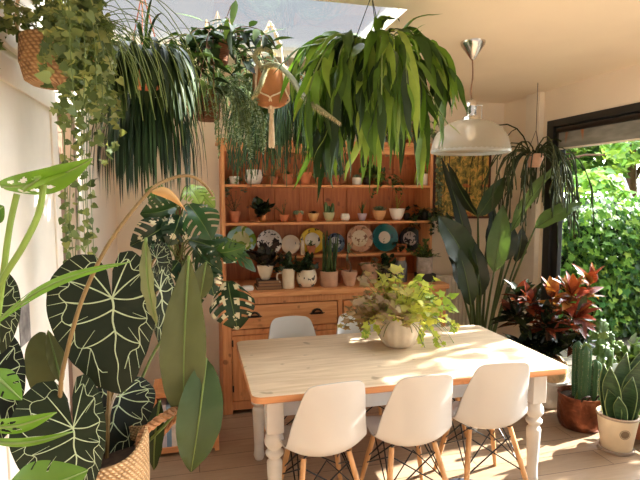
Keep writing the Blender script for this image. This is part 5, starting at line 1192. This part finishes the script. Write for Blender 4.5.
# ================================================================ OUTSIDE THE WINDOW
struct(MB().box((3.12, -3, -.12), (14, 14, -.04)).build('patio_ground', mat('patio_stone', lin(74, 68, 56), .9, var=.2, vs=3), loc=(8, 5, -.12), smooth=False))
M['lf_hedge'] = leafm('hedge_ivy_leaf', L_((28, 58, 34), (58, 100, 50), (108, 150, 64), (156, 184, 86)), .45, .36, .3, .3, 4)
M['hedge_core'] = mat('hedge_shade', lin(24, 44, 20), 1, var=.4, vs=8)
def garden_wall(name, label, cat, x0, x1, y0, z1, n, sz, tr, seed):
    rr = random.Random(seed); o = thing(name, label, cat, ((x0+x1)/2, y0, -.04)); W = x1-x0
    bulge = lambda x, z: .35*math.sin(x*1.3+z*.9)+.22*math.sin(x*2.9-z*2.1+1)
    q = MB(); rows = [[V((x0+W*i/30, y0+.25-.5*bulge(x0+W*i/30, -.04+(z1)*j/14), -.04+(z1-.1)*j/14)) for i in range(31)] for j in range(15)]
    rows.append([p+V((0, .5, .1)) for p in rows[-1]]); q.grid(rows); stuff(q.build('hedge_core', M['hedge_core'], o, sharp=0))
    q = MB()
    for k in range(n):
        x = rr.uniform(x0, x1); z = rr.uniform(0, z1)+rr.gauss(0, .05); y = y0-.5*bulge(x, z)+rr.uniform(-.12, .25)
        d = V((rr.uniform(-.8, .8), rr.uniform(-.7, .1), rr.uniform(-1, .2))); poly(q, V((x, y, z)), d, V((rr.uniform(-.5, .8), -1, .7)), sz*rr.uniform(.6, 1.25), IVY, min(1, max(0, rr.gauss(tr, .22))))
    stuff(q.build('leaves', M['lf_hedge'], o, sharp=0)); return o
garden_wall('ivy_hedge', 'ivy covered garden wall beyond the window', 'hedge', 3.3, 8.6, 5.05, 1.66, 9500, .092, .5, 3)
def tree(label, x, y, zc, rx, rz, n, sz, tr, seed):
    rr = random.Random(seed); o = thing('garden_tree', label, 'tree', (x, y, -.04)); q = MB()
    q.tube([(x, y, -.04), (x+.1, y, zc*.5), (x, y, zc)], [.14, .11, .07], 8)
    for k in range(9):
        a = rr.uniform(0, 6.28); q.tube(bez((x, y, zc*.6), (x+math.cos(a)*rx*.3, y+math.sin(a)*rx*.3, zc), (x+math.cos(a)*rx*.8, y+math.sin(a)*rx*.8, zc+rr.uniform(-.2, .7)*rz), 5), [.05, .04, .035, .03, .02, .012], 6)
    q.build('trunk', M['bark'], o); q = MB(); cl = [(V((rr.gauss(0, .5)*rx, rr.gauss(0, .5)*rx, rr.gauss(0, .5)*rz)), rr.uniform(.3, .6)) for _ in range(26)]
    for k in range(n):
        c, r = rr.choice(cl); d = V((rr.gauss(0, 1), rr.gauss(0, 1), rr.gauss(0, 1))).normalized()*r*rx*.55; p = V((x, y, zc))+c+d
        poly(q, p, V((rr.uniform(-1, 1), rr.uniform(-1, 1), rr.uniform(-1, .3))), V((rr.uniform(-.6, .6), -.6, 1)), sz*rr.uniform(.6, 1.2), HEART, min(1, max(0, rr.gauss(tr, .2))))
    q.build('crown', M['lf_hedge'], o, sharp=0)
tree('bright leafy tree behind the ivy wall, nearest the window post', 5.6, 8.0, 2.5, 1.8, 1.3, 8500, .12, .78, 5)
tree('paler tree behind the ivy wall at the right edge of the window', 9.0, 8.9, 3.0, 2.1, 1.4, 9000, .12, .85, 8)
tree('tall tree closing the view between the other garden trees', 7.6, 10.6, 3.2, 2.6, 1.8, 5000, .24, .6, 9)
tree('unseen leafy tree added on the patio to shade the dining table, right of the window view', 5.7, 3.6, 4.2, 1.0, .6, 620, .13, .6, 21)  # added out of view; its sparse crown throws dappled shade through the window
tree('unseen slender shrub added on the patio to shade the floor, just beyond the right edge of the window view', 5.6, 2.55, 2.15, .62, .6, 420, .13, .5, 33)  # second added crown out of view, breaks up the sun on the floor
a = at(607, 216, 6.1); b = at(632, 178, 6.1)
pr = thing('garden_parasol', 'closed pale grey parasol showing among the trees beyond the window', 'parasol', ((a.x+b.x)/2, 6.1, -.04)); x = (a.x+b.x)/2
MB().tube([(x, 6.1, -.04), (x, 6.1, b.z+.06)], .025, 8).build('pole', M['white'], pr)
q = MB(); q.lathe([(.26, a.z-.2), (.22, a.z), (.14, (a.z+b.z)/2), (.05, b.z), (.01, b.z+.03)], (x, 6.1, 0), 32, lobes=8, amp=.25, cap=(False, False)); q.build('canopy', mat('parasol_cloth', lin(206, 210, 220), .8), pr)
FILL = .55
# ================================================================ CAMERA, SUN, SKY
cd = bpy.data.cameras.new('camera'); cam = bpy.data.objects.new('camera', cd); COL.objects.link(cam)
cd.sensor_width = 36; cd.lens = FOC/640*36; cd.clip_start = .05
rot = Matrix((RT, UP, -FW)).transposed().to_4x4(); cam.matrix_world = Matrix.Translation(EYE) @ rot
SC.camera = cam
sd = bpy.data.lights.new('sun', 'SUN'); so = bpy.data.objects.new('sun', sd); COL.objects.link(so)
sd.energy = 20.0; sd.angle = math.radians(.6); sd.color = (1, .96, .9)
SUN = V((-1, -.14, -.66)); so.rotation_euler = SUN.to_track_quat('-Z', 'Y').to_euler()
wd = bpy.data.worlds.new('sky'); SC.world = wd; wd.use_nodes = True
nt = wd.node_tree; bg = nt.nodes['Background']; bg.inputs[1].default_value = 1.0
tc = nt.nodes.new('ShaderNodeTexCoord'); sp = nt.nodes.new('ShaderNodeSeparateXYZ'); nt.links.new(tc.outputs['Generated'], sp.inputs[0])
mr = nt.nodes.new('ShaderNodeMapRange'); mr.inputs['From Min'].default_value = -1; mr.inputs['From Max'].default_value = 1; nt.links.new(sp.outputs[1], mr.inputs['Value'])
# sky brightness shaped as added fill: dim behind camera, strongest sideways, pale blue ahead
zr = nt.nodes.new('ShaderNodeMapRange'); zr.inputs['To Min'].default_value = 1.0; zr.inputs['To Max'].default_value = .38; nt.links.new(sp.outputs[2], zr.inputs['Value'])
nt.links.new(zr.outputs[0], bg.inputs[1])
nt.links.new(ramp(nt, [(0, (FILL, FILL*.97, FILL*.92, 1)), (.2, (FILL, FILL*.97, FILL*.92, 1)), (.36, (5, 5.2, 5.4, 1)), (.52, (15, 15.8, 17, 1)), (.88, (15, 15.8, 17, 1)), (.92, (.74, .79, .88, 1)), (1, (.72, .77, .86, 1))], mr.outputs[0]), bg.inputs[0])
SC.view_settings.view_transform = 'Standard'; SC.view_settings.look = 'None'; SC.view_settings.exposure = .64; SC.view_settings.gamma = 1
SC.view_settings.use_curve_mapping = False
SC.cycles.max_bounces = 12; SC.cycles.diffuse_bounces = 8; SC.cycles.transparent_max_bounces = 16; SC.cycles.caustics_reflective = False; SC.cycles.caustics_refractive = False
SC.cycles.sample_clamp_indirect = 6; SC.cycles.use_denoising = True
